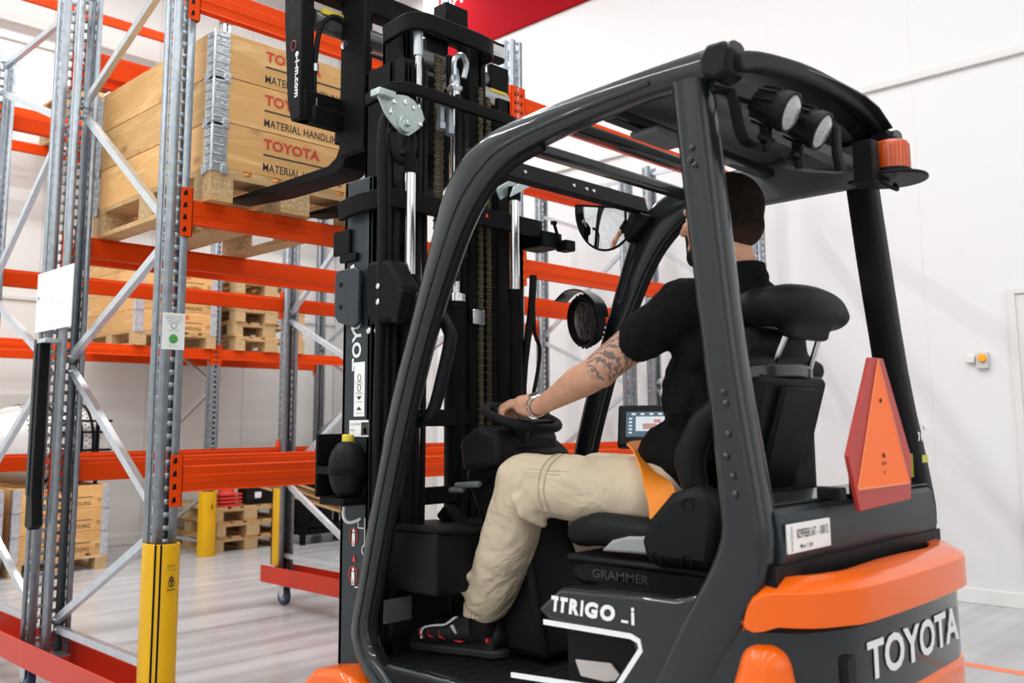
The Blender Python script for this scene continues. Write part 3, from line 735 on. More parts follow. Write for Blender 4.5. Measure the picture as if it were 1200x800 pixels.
# ================================================================== FORKLIFT
# coordinates as they stand before the scaling about the camera (see TRUCK): +Y forward, near side x=1.87, far side x=2.92, centre 2.395
def forklift():
    S.xf = TRUCK
    T = thing('forklift', 'black and orange forklift with raised forks and a driver on its seat', 'forklift', (2.20, 1.55, 0))
    XN0, XN1, XF0, XF1 = 1.87, 1.945, 2.845, 2.92
    rail = [((1.085, 2.158), (1.10, 2.075)), ((1.321, 2.155), (1.32, 2.082)), ((1.519, 2.148), (1.535, 2.066)), ((1.741, 2.138), (1.72, 2.042)),
            ((1.90, 2.120), (1.84, 2.015)), ((1.99, 2.088), (1.91, 1.975)), ((2.055, 2.045), (1.97, 1.925)), ((2.109, 1.985), (2.022, 1.865)),
            ((2.169, 1.853), (2.085, 1.765)), ((2.271, 1.59), (2.188, 1.56)), ((2.375, 1.321), (2.290, 1.30)), ((2.475, .980), (2.39, .985)),
            ((2.544, .700), (2.462, .720)), ((2.572, .590), (2.492, .61)), ((2.560, .525), (2.480, .55)), ((2.515, .46), (2.44, .505)), ((2.44, .40), (2.37, .46)), ((2.34, .32), (2.27, .38))]
    for a, b, far in ((XN0, XN1, 0), (XF0, XF1, 1)):
        g = MB().frame(rail, a, b, .022, 3).build('guard_side_frame', GLOSS, T, ang=50)
        # rubber seal line along the inside of the post and a raised outer bead
        mid = [Vector(((a+b)/2, p[1][0]*.985+p[0][0]*.015, p[1][1]-.006)) for p in rail[3:15]]
        MB().tube(mid, .014, 6, sub=3).build('rubber_seal', RUBBER, g)
        bd = [Vector(((a if not far else b), p[0][0]*.35+p[1][0]*.65, p[0][1]*.35+p[1][1]*.65)) for p in rail[1:17]]
        MB().tube(bd, .007, 6, sub=3).build('edge_bead', GLOSS, g)
    rp = [((1.262, 2.092), (1.172, 2.088)), ((1.232, 1.753), (1.146, 1.80)), ((1.193, 1.377), (1.108, 1.40)), ((1.165, 1.060), (1.062, 1.09)),
          ((1.170, .975), (1.050, .965)), ((1.205, .900), (1.072, .870)), ((1.267, .803), (1.130, .77)), ((1.356, .644), (1.22, .62)), ((1.45, .45), (1.33, .43)), ((1.49, .34), (1.39, .33))]
    for a, b, far in ((XN0, XN1+.01, 0), (XF0-.01, XF1, 1)):
        g = MB().frame(rp, a, b, .020, 3).build('guard_rear_pillar', GLOSS if not far else BLACKP, T, ang=50)
        if not far:
            m = MB()
            for px, pz in ((1.228, 1.93), (1.235, 1.90), (1.222, 1.885), (1.165, 1.335), (1.160, 1.31), (1.158, 1.24), (1.165, 1.19), (1.150, 1.145), (1.145, 1.105)):
                m.lathe((a, px-.03, pz-.02), (-1, 0, 0), [(.0085, 0), (.0085, .004), (.004, .008), (.0005, .0085)], 10)
            m.build('bolt_head', GLOSS, g)
        else:
            st = MB(); st.box(a-.001, a, 1.085, 1.135, 1.08, 1.15); quad(st, (2.86, 1.068, 1.09), (1, 0, 0), (0, 0, 1), .045, .055); st.build('yellow_label', mat('label_yellow', (.50, .50, .05), .5), g)
            wl = MB(); put_text(wl, '?!', (2.862, 1.078, 1.165), (1, 0, 0), (0, 0, 1), .05, .035, .01); wl.tube([(2.87, 1.07, 1.22), (2.885, 1.07, 1.235), (2.90, 1.07, 1.22)], .003, 5); wl.build('white_pictogram', INKW, g)
    # rear cap where rail meets pillar
    for x0, x1 in ((XN0-.003, XN1+.005), (XF0-.01, XF1+.003)):
        MB().prism([(1.085, 2.135), (1.10, 2.158), (1.15, 2.160), (1.175, 2.13), (1.165, 2.085), (1.13, 2.065), (1.095, 2.075)], 0, x0, x1).build('corner_cap', BLACKP, T, bev=.010)
    # roof
    m = MB(); arch = lambda x: .085*(1-((x-2.395)/.53)**2)
    pts = [(1.90, 1.10, 2.105), (2.03, 1.109, 2.148), (2.264, 1.12, 2.190), (2.47, 1.13, 2.210), (2.67, 1.142, 2.216), (2.82, 1.15, 2.198), (2.885, 1.155, 2.155), (2.90, 1.16, 2.11)]
    m.strap(pts, .050, .045, (0, .05, 1), 3); m.build('roof_rear_rim', BLACKP, T, bev=.012)
    m = MB(); n = 10
    vs = []; fs = []
    for i in range(n+1):
        x = 1.92+i*.0955; h = max(2.13, next((za+(zb-za)*(x-xa)/(xb-xa) for (xa, _a, za), (xb, _b, zb) in zip(pts, pts[1:]) if xa <= x <= xb), 2.13)+.012)
        for y_, f_ in ((1.10, 1), (1.22, .72), (1.24, .68), (1.55, .1)): vs.append((x, y_, 2.135+(h-2.135)*f_))
        for y_, f_ in ((1.55, .1), (1.24, .68), (1.22, .72), (1.10, 1)): vs.append((x, y_, 2.115+(h-2.115)*f_-.005))
    for i in range(n):
        for k in range(8): fs.append((i*8+k, i*8+(k+1) % 8, i*8+8+(k+1) % 8, i*8+8+k)); m.mi.append(1 if k in (0, 6) else 0)
    fs += [tuple(range(7, -1, -1)), tuple(range(8*n, 8*n+8))]
    m.mi += [0, 0]; m.v = [Vector(v) for v in vs]; m.f = fs
    m.build('roof_panel', [ROOFG, mat('roof_window_dark', (.02, .018, .018), .12, coat=.6)], T, ang=50)
    MB().box(1.945, 2.845, 1.20, 1.245, 2.045, 2.085).build('roof_cross_rib', ROOFG, T, bev=.008)
    MB().box(2.80, 2.85, 1.13, 1.80, 1.985, 2.12).build('roof_side_lining', ROOFG, T, bev=.01)
    for y, z, w_, h_ in ((1.50, 2.085, .05, .035), (1.655, 2.09, .045, .035), (1.865, 2.085, .045, .038)):
        MB().box(1.93, 2.86, y-w_/2, y+w_/2, z-h_/2, z+h_/2).build('roof_bar', GLOSS, T, bev=.009)
    MB().prism([(2.035, 2.045), (2.055, 2.11), (2.075, 2.11), (2.06, 2.035)], 0, 1.93, 2.86).build('front_header_bar', BLACKP, T, bev=.004)
    m = MB()
    for x in (2.05, 2.17, 2.42, 2.49, 2.53): m.lathe((x, 2.043, 2.075), (0, -1, 0), [(.007, 0), (.006, .005)], 8)
    m.build('bolt_head', STEEL, T)
    MB().prism([(1.99, 2.02), (2.02, 1.99), (2.10, 1.93), (2.12, 1.96), (2.06, 2.05)], 0, 2.80, 2.86).build('corner_gusset', BLACKP, T, bev=.006)
    # thin panel under the roof (lamp holder plate)
    MB().box(2.02, 2.20, 1.40, 1.50, 2.035, 2.055).build('holder_plate', ROOFG, T, bev=.008)
    # --- lamps at the rear of the roof
    for n_, (c, lk) in enumerate((((2.030, 1.035, 2.002), (.12, -.86, -.42)), ((2.185, 1.03, 1.990), (.14, -.84, -.50)))):
        d = Vector(lk).normalized(); c = Vector(c)
        lamp = MB().lathe(c-d*.085, d, [(.018, 0), (.034, .006), (.040, .03), (.045, .055), (.047, .080), (.051, .082), (.051, .104), (.046, .106), (.044, .098), (.002, .098)], 24).build('rear_work_lamp', BLACKP, T, ang=30)
        f = MB()
        for a in range(12):
            q = Quaternion(d, a*2*pi/12); s_ = q @ d.orthogonal().normalized(); f.obox(c-d*.07+s_*.046, c-d*.02+s_*.051, .006, .006, s_)
        f.build('cooling_rib', BLACKP, lamp)
        MB().lathe(c+d*.012, d, [(.042, 0), (.044, .006), (.034, .013), (.002, .016)], 20).build('lens', mat('lamp_glass', (.42, .43, .42), .12, .3, bump=.8, bscale=140, coat=1), lamp)
        MB().box(c.x-.012, c.x+.012, c.y+.04, c.y+.065, c.z-.075, c.z-.02).cyl((c.x, c.y+.05, c.z-.095), (c.x, c.y+.05, c.z-.05), .012).cyl((c.x-.035, c.y+.05, c.z-.06), (c.x+.03, c.y+.05, c.z-.06), .009).build('bracket', BLACKP, lamp, bev=.004)
        MB().tube([c-d*.08, c-d*.12+Vector((0, .02, .01)), c+Vector((-.04, .12, .06)), c+Vector((-.05, .16, .09))], .007, 6).build('cable', RUBBER, lamp)
    MB().strap([(1.90, 1.16, 2.05), (1.925, 1.12, 2.045), (1.955, 1.12, 1.97), (1.965, 1.11, 1.93), (2.0, 1.10, 1.922), (2.08, 1.10, 1.922)], .03, .008, (0, 1, 0), 2).strap([(2.06, 1.10, 1.922), (2.12, 1.10, 1.915), (2.14, 1.10, 1.905), (2.30, 1.10, 1.92), (2.50, 1.08, 1.95)], .03, .008, (0, 1, 0), 2).build('lamp_bar', BLACKP, T, bev=.002)
    MB().prism([(2.36, 2.045), (2.385, 2.05), (2.385, 1.99), (2.40, 1.93), (2.37, 1.92), (2.35, 1.97)], 1, 1.05, 1.07).build('lamp_hook', BLACKP, T, bev=.006)
    # --- beacon
    bc = Vector((2.660, 1.03, 1.943))
    b = MB().lathe(bc, (0, 0, 1), [(.099, 0), (.101, .004), (.099, .010), (.057, .011), (.057, .030), (.053, .032), (.002, .032)], 32).build('beacon', BLACKP, T, bev=.001)
    MB().lathe(bc+Vector((0, 0, .032)), (0, 0, 1), [(.053, 0), (.0535, .01), (.0535, .070), (.051, .079), (.046, .082), (.001, .084)], 32).build('beacon_lens', AMBER, b, ang=50)
    rb = MB()
    for a in range(30):
        an = 2*pi*a/30; rb.box(bc.x+.0535*cos(an)-.001, bc.x+.0535*cos(an)+.001, bc.y+.0535*sin(an)-.001, bc.y+.0535*sin(an)+.001, bc.z+.036, bc.z+.104)
    rb.build('lens_rib', AMBER, b)
    MB().box(2.535, 2.585, 1.03, 1.09, 1.925, 2.045).box(2.56, 2.66, 1.03, 1.12, 1.932, 1.942).build('beacon_bracket', BLACKP, b, bev=.005)
    MB().tube([(2.58, 1.03, 1.93), (2.58, 1.01, 1.91), (2.62, 1.0, 1.905), (2.655, 1.02, 1.93)], .006, 6).build('cable', RUBBER, b)
    # --- rear cross member with plate
    MB().prism([(1.045, .925), (1.035, .95), (1.045, 1.04), (1.06, 1.055), (1.12, 1.055), (1.12, .91), (1.06, .905)], 0, 1.93, 2.865).build('rear_crossmember', GREYP, T, bev=.006)
    MB().prism([(1.06, 1.055), (1.055, 1.063), (1.15, 1.075), (1.15, 1.05)], 0, 1.94, 2.86).build('crossmember_lip', GLOSS, T, bev=.003)
    pl = MB(); pl.box(1.945, 2.155, 1.030, 1.036, .953, 1.018); pl = pl.build('white_plate', LABELW, T, bev=.001)
    t = MB(); put_text(t, '829FBEK16T - 10012', (1.985, 1.030, .985), (1, 0, 0), (0, 0, 1), .020, .155, .006); put_text(t, 'Mast 2 200', (2.0, 1.030, .962), (1, 0, 0), (0, 0, 1), .009, .06, .004)
    put_text(t, 'traction', (1.964, 1.030, .958), (0, 0, 1), (-1, 0, 0), .009, .055, .0)
    t.build('plate_print', INK, pl)
    # --- slow vehicle triangle
    tr = MB(); y = .985
    P = lambda x, z: (x, y, z)
    out = [(2.335, 1.410), (2.415, 1.410), (2.565, 1.150), (2.545, 1.040), (2.225, 1.030), (2.175, 1.165)]
    tr.prism(out, 1, y, y+.012); tr = tr.build('warning_triangle', mat('reflector_red', (.46, .035, .025), .35, bump=.3, bscale=400), T, bev=.002)
    MB().prism([(2.376, 1.405), (2.535, 1.085), (2.215, 1.085)], 1, y-.0015, y).build('fluorescent_centre', mat('fluorescent_orange', (1.0, .16, .01), .45), tr)
    e = MB(); e.strap([(2.376, y-.002, 1.405), (2.376, y-.002, 1.405)] if False else [(2.376, y-.002, 1.407), (2.535, y-.002, 1.083)], .001, .004, (0, 1, 0), 1); e.strap([(2.535, y-.002, 1.083), (2.215, y-.002, 1.083)], .001, .004, (0, 1, 0), 1); e.strap([(2.215, y-.002, 1.083), (2.376, y-.002, 1.407)], .001, .004, (0, 1, 0), 1)
    e.build('edge_line', mat('edge_pale', (.85, .30, .12), .4), tr)
    d = MB(); d.lathe((2.376, y-.002, 1.30), (0, -1, 0), [(.006, 0), (.006, .002)], 10); d.lathe((2.376, y-.002, 1.16), (0, -1, 0), [(.006, 0), (.006, .002)], 10); put_text(d, 'SMV', (2.362, y-.0015, 1.135), (1, 0, 0), (0, 0, 1), .010, .03, .0); put_text(d, 'R', (2.373, y-.0015, 1.112), (1, 0, 0), (0, 0, 1), .010, .008, .0)
    d.build('hole_mark', INK, tr)
    MB().box(2.15, 2.19, 1.0, 1.06, 1.06, 1.09).build('triangle_bracket', BLACKP, tr, bev=.004); MB().box(2.33, 2.42, .995, 1.06, 1.05, 1.15).build('triangle_bracket', BLACKP, tr, bev=.004)
    # --- counterweight
    def outline(off=0, y1=1.55):
        return [(1.87-off, y1), (1.87-off, 1.16), (1.885-off*.8, 1.07-off*.6), (1.94-off*.4, .995-off), (2.02, .955-off), (2.10, .934-off), (2.395, .926-off), (2.69, .934-off), (2.77, .955-off), (2.85+off*.4, .995-off), (2.905+off*.8, 1.07-off*.6), (2.92+off, 1.16), (2.92+off, y1)]
    cw = MB().prism(outline(0, 1.22), 2, .02, .62).build('counterweight', TORANGE, T, bev=.02)
    MB().prism(outline(-.006, 1.22), 2, .60, .80).build('rear_panel', GLOSS, T, bev=.012)
    MB().box(1.90, 2.89, 1.04, 1.20, .79, .93).build('rear_recess', BLACKP, T)
    # orange side shoulder swelling at the near and far lower corners
    for s in (0, 1):
        X = (lambda x: x) if not s else (lambda x: 4.79-x)
        zt = .0 if not s else -.12
        blob('orange_shoulder', [('k', [((X(1.915), 1.08, .710+zt), .060), ((X(1.925), 1.09, .61+zt), .088), ((X(1.95), 1.12, .45+zt), .10), ((X(1.96), 1.14, .32), .10)]), ('c', (X(1.93), 1.07, .66+zt), (X(1.94), 1.15, .64+zt), .055, .05)], .010, TORANGE, T, 5)
    # bumper band: swept ring, upper edge rising to the near corner
    band = outline(.018, 1.22); band = [band[0], (1.852, 1.10)]+band[2:-2]+[(2.938, 1.10), band[-1]]
    m = MB(); vs = []; fs = []
    B = spline([Vector((x, y_, 0)) for x, y_ in band[1:-1]], 3)
    for i, p in enumerate(B):
        u = i/(len(B)-1); c = Vector((2.395, 1.30, 0)); inw = (c-p).normalized()
        top = .902+.004*sin(pi*u); bot = .812-.012*sin(pi*u)**.5
        if u < .13 or u > .87: k = 1-min(u, 1-u)/.13; top -= .075*k*k; bot -= .02*k*(1-k)*3
        vs += [(p.x, p.y, bot), (p.x, p.y, top-.028), (p.x+inw.x*.05, p.y+inw.y*.05, top), (p.x+inw.x*.10, p.y+inw.y*.10, top-.004), (p.x+inw.x*.10, p.y+inw.y*.10, bot)]
    for i in range(len(B)-1):
        for k in range(5): fs.append((i*5+k, i*5+(k+1) % 5, i*5+5+(k+1) % 5, i*5+5+k))
    fs += [(4, 3, 2, 1, 0), tuple(range(5*(len(B)-1), 5*len(B)))]
    m.add(vs, fs).build('bumper_band', TORANGE, T, bev=.006, ang=50)
    t = MB(); put_text(t, 'TOYOTA', (2.112, .9220, .668), (1, 0, 0), (0, 0, 1), .083, .58, .028)
    ol = [(x, y_) for x, y_ in outline(-.006, 1.22)][2:-2]
    def ysurf(x):
        for (xa, ya), (xb, yb) in zip(ol, ol[1:]):
            if xa <= x <= xb: return ya+(yb-ya)*(x-xa)/(xb-xa)
        return .94
    t.v = [Vector((v.x, ysurf(v.x)-.0035, v.z)) for v in t.v]
    o = t.build('rear_lettering', INKW, T)
    MB().box(2.02, 2.08, .945, .99, .62, .735).build('rear_socket_cover', BLACKP, T, bev=.01)
    # drive body and hidden lower chassis with wheels
    MB().box(1.90, 2.89, 1.15, 2.48, .02, .44).build('chassis', BLACKP, T, bev=.02)
    for x in (1.90, 2.74):
        for y_, r_ in ((2.62, .25), (1.30, .22)):
            wh = MB().lathe((x, y_, -.1087+r_), (1, 0, 0), [(r_*.6, 0), (r_*.95, .01), (r_, .03), (r_, .12), (r_*.95, .14), (r_*.6, .15)], 32).build('wheel', RUBBER, T, ang=40)
            MB().lathe((x-.004, y_, -.1087+r_), (1, 0, 0), [(r_*.58, 0), (r_*.5, .01), (.03, .02), (.03, .158)], 20).build('rim', TORANGE, wh)
    for x0, x1 in ((1.845, 2.06), (2.73, 2.945)):
        MB().prism([(2.36, .25), (2.42, .37), (2.50, .425), (2.62, .450), (2.74, .43), (2.86, .33), (2.86, .25), (2.78, .30), (2.62, .39), (2.50, .36), (2.42, .25)], 0, x0, x1).build('orange_fender', TORANGE, T, bev=.02)
    # --- sill / hood side panel with name
    hood = MB().prism([(1.20, .86), (1.30, .83), (1.66, .815), (1.745, .752), (1.70, .725), (1.43, .722), (1.42, .69), (1.50, .60), (1.52, .45), (1.22, .45), (1.15, .70)], 0, 1.885, 1.95).build('hood_side_panel', GLOSS, T, bev=.010)
    MB().box(1.95, 2.86, 1.18, 1.70, .46, .80).build('battery_hood', BLACKP, T, bev=.015)
    t = MB(); [put_text(t, ch, (1.885, 1.690-.222*a_, .757), (0, -1, 0), (0, 0, 1), .037, .222*w_, .06, shear=.15) for ch, a_, w_ in (('T', 0, .15), ('T', .115, .15), ('R', .27, .155), ('I', .445, .06), ('G', .52, .20), ('O', .745, .215))]; t.build('side_lettering', INKW, T)
    t = MB(); t.box(1.8838, 1.885, 1.437, 1.458, .757, .763); put_text(t, 'i', (1.885, 1.427, .757), (0, -1, 0), (0, 0, 1), .040, .010, .03, shear=.0); tag(t.build('side_lettering', INKW, T), kind='stuff')
    st = MB(); path = [(1.718, .722), (1.43, .728), (1.405, .72), (1.40, .70), (1.475, .600), (1.495, .590), (1.84, .565)]
    st.strap([(1.884, y_, z_) for y_, z_ in path], .004, .013, (1, 0, 0), 1); st.build('white_trim_line', INKW, T)
    # step well, floor and mat
    MB().prism([(1.95, 1.50), (1.915, 1.80), (1.905, 1.98), (1.92, 2.05), (1.96, 2.12), (1.95, 2.40), (1.97, 2.55), (2.80, 2.55), (2.80, 1.50)], 2, .45, .482).build('floor_mat', RUBBER, T, bev=.01)
    for k in range(9): pass
    MB().prism([(1.885, 1.50), (1.885, 2.44), (1.93, 2.46), (1.955, 2.40), (1.945, 2.14), (1.905, 2.04), (1.905, 1.50)], 2, .40, .490).build('sill_edge', BLACKP, T, bev=.006)
    MB().box(1.890, 1.93, 2.06, 2.40, .36, .50).build('step_panel', GLOSS, T, bev=.008)
    MB().prism([(1.50, .60), (1.54, .635), (1.66, .625), (1.64, .585), (1.56, .585)], 0, 1.940, 1.949).build('boot_reflection', mat('reflection_pale', (.55, .50, .47), .4), T, bev=.003)  # reflection of the boot, put in as a pale coloured patch
    m = MB()
    for k in range(13): m.box(1.99, 2.80, 1.56+k*.06, 1.566+k*.06, .482, .4835)
    m.build('mat_rib', RUBBER, T)
    # front bulkhead, storage box, console
    MB().prism([(2.58, .40), (2.545, .40), (2.53, .80), (2.55, .90), (2.58, .90)], 0, 2.05, 2.73).build('bulkhead', BLACKP, T, bev=.012)
    bx = blob('knee_box', [('b', (1.985, 2.28, 2.27, 2.62, .70, .905)), ('b', (1.985, 2.27, 2.50, 2.62, .53, .88))], .014, SEATM, T, 10)
    MB().tube([(1.985, 2.58, .905), (1.985, 2.33, .912), (2.05, 2.255, .905), (2.25, 2.245, .90)], .012, 6).build('box_lid_edge', BLACKP, T)
    MB().prism([(2.54, .93), (2.50, .965), (2.42, .900), (2.425, .83), (2.55, .70), (2.575, .70), (2.56, .77), (2.485, .83), (2.49, .89), (2.545, .915)], 0, 2.22, 2.28).build('console_side_wing', BLACKP, T, bev=.012)
    MB().prism([(2.03, .50), (2.22, .50), (2.34, .92), (2.42, 1.06), (2.36, 1.20), (2.26, 1.225), (2.15, 1.15), (2.17, 1.02), (2.10, .80)], 0, 2.24, 2.52).build('steering_console', BLACKP, T, bev=.022)
    MB().prism([(2.17, 1.11), (2.35, 1.08), (2.375, 1.19), (2.28, 1.245), (2.18, 1.22)], 0, 2.17, 2.48).build('console_head', SEATM, T, bev=.022)
    lab = MB().box(1.925, 2.04, 2.455, 2.459, .605, .68).build('floor_label', mat('label_grey', (.055, .055, .055), .6), T)
    lv = MB(); lv.obox((2.19, 2.40, 1.035), (2.19, 2.28, 1.045), .028, .022).obox((2.19, 2.43, 1.018), (2.19, 2.36, 1.022), .028, .02); lv.build('direction_lever', mat('lever_grey', (.13, .15, .145), .5), T, bev=.008)
    MB().cyl((2.19, 2.30, 1.04), (2.30, 2.26, 1.08), .010).build('lever_stalk', BLACKP, T)
    # steering wheel
    c = Vector((2.30, 2.19, 1.268)); nrm = Vector((0, -.30, .95)).normalized(); a = Vector((1, 0, 0)); b_ = nrm.cross(a)
    sw = MB(); rr = .128
    sw.tube([c+(a*cos(t_)+b_*sin(t_))*rr for t_ in [i*2*pi/24 for i in range(24)]], .0155, 10, True, 2)
    sw = sw.build('steering_wheel', RUBBER, T, ang=60)
    sp = MB()
    for t_ in (R(-20), R(100), R(200)): sp.obox(c-nrm*.02, c+(a*cos(t_)+b_*sin(t_))*rr, .035, .012, nrm.cross(a*cos(t_)+b_*sin(t_)))
    sp.lathe(c-nrm*.03, nrm, [(.045, 0), (.050, .015), (.040, .030), (.002, .034)], 20); sp.build('wheel_spoke', BLACKP, sw, bev=.003)
    MB().cyl(c-nrm*.03, c-nrm*.10, .035, .045, 16).build('column_shroud', BLACKP, sw)
    # pedals
    MB().prism([(2.30, .55), (2.38, .66), (2.40, .65), (2.32, .54)], 0, 2.50, 2.60).build('pedal', RUBBER, T, bev=.005)
    # grab handle at the near front post
    gp = [(1.965, 2.335, 1.665), (1.97, 2.285, 1.655), (1.97, 2.235, 1.60), (1.97, 2.195, 1.545), (1.97, 2.188, 1.52), (1.97, 2.20, 1.47), (1.97, 2.25, 1.33), (1.97, 2.275, 1.285), (1.97, 2.31, 1.262), (1.97, 2.40, 1.245)]
    MB().tube(gp, .021, 10, sub=3).build('grab_handle', SEATM, T, ang=60)
    # --- seat
    seat = MB().prism([(1.30, .78), (1.79, .78), (1.825, .80), (1.825, .835), (1.75, .87), (1.32, .875)], 0, 2.12, 2.66).build('seat', BLACKP, T, bev=.02)
    m = MB()
    m.box(2.105, 2.68, 1.32, 1.83, .845, .868).build('suspension_lip', SEATM, seat, bev=.01)
    tx = MB(); put_text(tx, 'GRAMMER', (2.1195, 1.74, .808), (0, -1, 0), (0, 0, 1), .024, .20, .012, lift=.002); tx.build('moulded_lettering', mat('moulded_grey', (.03, .03, .03), .4), seat)
    blob('seat_cushion', [('b', (2.16, 2.62, 1.42, 1.84, .90, .965)), ('k', [((2.165, 1.815, .925), .045), ((2.16, 1.74, .94), .052), ((2.16, 1.55, .935), .05)]), ('k', [((2.62, 1.815, .925), .045), ((2.62, 1.5, .94), .052)]), ('k', [((2.16, 1.815, .925), .045), ((2.62, 1.815, .925), .045)])], .014, SEATM, seat, 8)
    MB().prism([(1.70, .885), (1.66, .918), (1.60, .935), (1.50, .94), (1.50, .89)], 0, 2.105, 2.13).build('adjuster_handle', mat('handle_grey', (.30, .31, .31), .45), seat, bev=.008)
    hs = MB().prism([(1.52, .87), (1.31, .87), (1.29, 1.00), (1.31, 1.07), (1.36, 1.085), (1.44, 1.06), (1.51, .99), (1.535, .93)], 0, 2.07, 2.16).build('hip_console', SEATM, seat, bev=.025)
    m = MB()
    for cy, cz in ((1.375, 1.035),): m.tube([(2.069, cy+.017*cos(t_), cz+.017*sin(t_)) for t_ in [i*pi/6 for i in range(12)]], .002, 5, True, 1)
    for cy in (1.48, 1.385): m.tube([(2.069, cy+.016*cos(t_), .875+.034*max(0, sin(t_))) for t_ in [i*pi/8 for i in range(9)]], .002, 5, sub=1)
    m.build('moulding_ring', BLACKP, hs)
    # back rest with side bolsters
    blob('backrest', [('b', (2.20, 2.58, 1.26, 1.33, 1.00, 1.40)), ('b', (2.23, 2.55, 1.255, 1.295, 1.38, 1.515)), ('k', [((2.165, 1.41, 1.06), .038), ((2.155, 1.425, 1.15), .045), ((2.165, 1.385, 1.245), .040), ((2.19, 1.30, 1.32), .035)]),
                      ('k', [((2.62, 1.41, 1.06), .038), ((2.63, 1.425, 1.15), .045), ((2.62, 1.385, 1.245), .040), ((2.59, 1.30, 1.32), .035)]), ('k', [((2.20, 1.26, 1.395), .035), ((2.58, 1.26, 1.395), .035)])], .014, SEATM, seat, 8)
    MB().prism([(1.295, 1.01), (1.19, 1.355), (1.205, 1.375), (1.30, 1.375), (1.36, 1.01)], 0, 2.16, 2.52).build('backrest_shell', BLACKP, seat, bev=.025)
    MB().prism([(1.272, 1.03), (1.175, 1.34), (1.20, 1.34), (1.30, 1.03)], 0, 2.24, 2.44).build('shell_cover', BLACKP, seat, bev=.01)
    MB().strap([(2.13, 1.27, 1.365), (2.17, 1.215, 1.378), (2.33, 1.195, 1.385), (2.46, 1.215, 1.378), (2.50, 1.27, 1.365)], .035, .02, (0, 0, 1)).build('shell_rim', GLOSS, seat, bev=.005)
    # head rest and posts
    blob('headrest', [('e', (2.40, 1.20, 1.565), (.235, .085, .062), (0, 0, 0)), ('e', (2.24, 1.23, 1.555), (.10, .08, .05)), ('e', (2.56, 1.22, 1.55), (.10, .08, .045)), ('b', (2.28, 2.52, 1.17, 1.21, 1.47, 1.56))], .013, SEATM, seat, 8)
    for x0, yb, yt in ((2.30, 1.255, 1.165), (2.50, 1.242, 1.178)):
        MB().cyl((x0, yb, 1.375), (x0, yt, 1.545), .0085, n=12).build('headrest_post', STEEL, seat)
    bp = MB().prism([(1.17, 1.00), (1.30, 1.00), (1.30, 1.06), (1.17, 1.06)], 0, 2.17, 2.60).build('seat_hinge', BLACKM, seat, bev=.005)
    # seat belt (orange) over the driver's hip
    bl = MB(); bl.strap([(2.118, 1.485, .99), (2.135, 1.50, 1.03), (2.155, 1.535, 1.085), (2.19, 1.60, 1.135), (2.26, 1.675, 1.16), (2.40, 1.71, 1.165), (2.54, 1.675, 1.16), (2.63, 1.58, 1.10), (2.66, 1.48, 1.0)], .080, .004, (0, .72, .62), 5)
    bl.build('seat_belt', mat('belt_orange', (.93, .27, .01), .5, bump=.3, bscale=500), seat)
    # --- display on arm at far side
    dsp = MB().prism([(2.165, 1.315), (1.90, 1.325), (1.93, 1.16), (2.075, 1.16)], 0, 2.70, 2.70+.05)
    ds = MB(); o_ = Vector((2.60, 2.145, 1.31)); xd = Vector((.50, -.866, 0)); n_ = Vector((-.62, -.36, .30)).normalized(); xd = Vector((.866*.58, -.815, 0)).normalized(); n_ = (xd.cross(Vector((0, 0, 1)))).normalized(); n_ = (n_+Vector((0, 0, .50))).normalized(); ud = n_.cross(xd).normalized()
    # slab
    def slab(m_, o, w_, h_, d_): 
        P_ = [o, o+xd*w_, o+xd*w_+ud*h_, o+ud*h_]; m_.add(P_+[p-n_*d_ for p in P_], [(0, 1, 2, 3), (7, 6, 5, 4), (0, 4, 5, 1), (1, 5, 6, 2), (2, 6, 7, 3), (3, 7, 4, 0)]); return m_
    o0 = Vector((2.66, 2.06, 1.165)); D = slab(MB(), o0, .25, .165, .035).build('display_unit', BLACKP, T, bev=.008)
    o1 = o0+xd*.030+ud*.035+n_*.001; 
    em = bpy.data.materials.new('screen_glow'); em.use_nodes = True; b0 = em.node_tree.nodes['Principled BSDF']; b0.inputs['Base Color'].default_value = (.02, .03, .04, 1); b0.inputs['Emission Color'].default_value = (.10, .20, .28, 1); b0.inputs['Emission Strength'].default_value = .8
    scr = slab(MB(), o1, .175, .10, .001).build('screen', em, D)
    em2 = bpy.data.materials.new('screen_bright'); em2.use_nodes = True; b0 = em2.node_tree.nodes['Principled BSDF']; b0.inputs['Base Color'].default_value = (.3, .3, .3, 1); b0.inputs['Emission Color'].default_value = (.80, .90, 1, 1); b0.inputs['Emission Strength'].default_value = 1.0
    pc = slab(MB(), o1+xd*.035+ud*.022+n_*.001, .105, .058, .0005).build('screen_picture', em2, D)
    m = MB()
    for k in range(5): slab(m, o1+xd*(.02+k*.032)+ud*.086+n_*.001, .014, .008, .0005); slab(m, o1+xd*(.010)+ud*(.012+k*.014)+n_*.001, .012, .007, .0005)
    m.build('screen_icon', em2, D)
    m = MB(); slab(m, o1+xd*.06+ud*.030+n_*.0016, .05, .022, .0004); slab(m, o1+xd*.10+ud*.055+n_*.0016, .025, .014, .0004); m.build('screen_detail', mat('screen_pink', (.6, .30, .26), .5), D)
    MB().obox(o0+xd*.12-n_*.05-ud*.25, o0+xd*.12-n_*.05+ud*.05, .06, .04).build('display_arm', BLACKP, D, bev=.008)
    # --- work lamp with hood on the far front post
    wc = Vector((2.80, 2.31, 1.645)); wd = Vector((-.45, -.10, -.05)).normalized(); wd = Vector((-.80, .25, -.10)).normalized()
    wl = MB().lathe(wc-wd*.05, wd, [(.03, 0), (.075, .01), (.098, .03), (.105, .06), (.100, .075), (.092, .072), (.085, .045), (.002, .035)], 28).build('side_work_lamp', BLACKP, T, ang=35)
    m = MB()
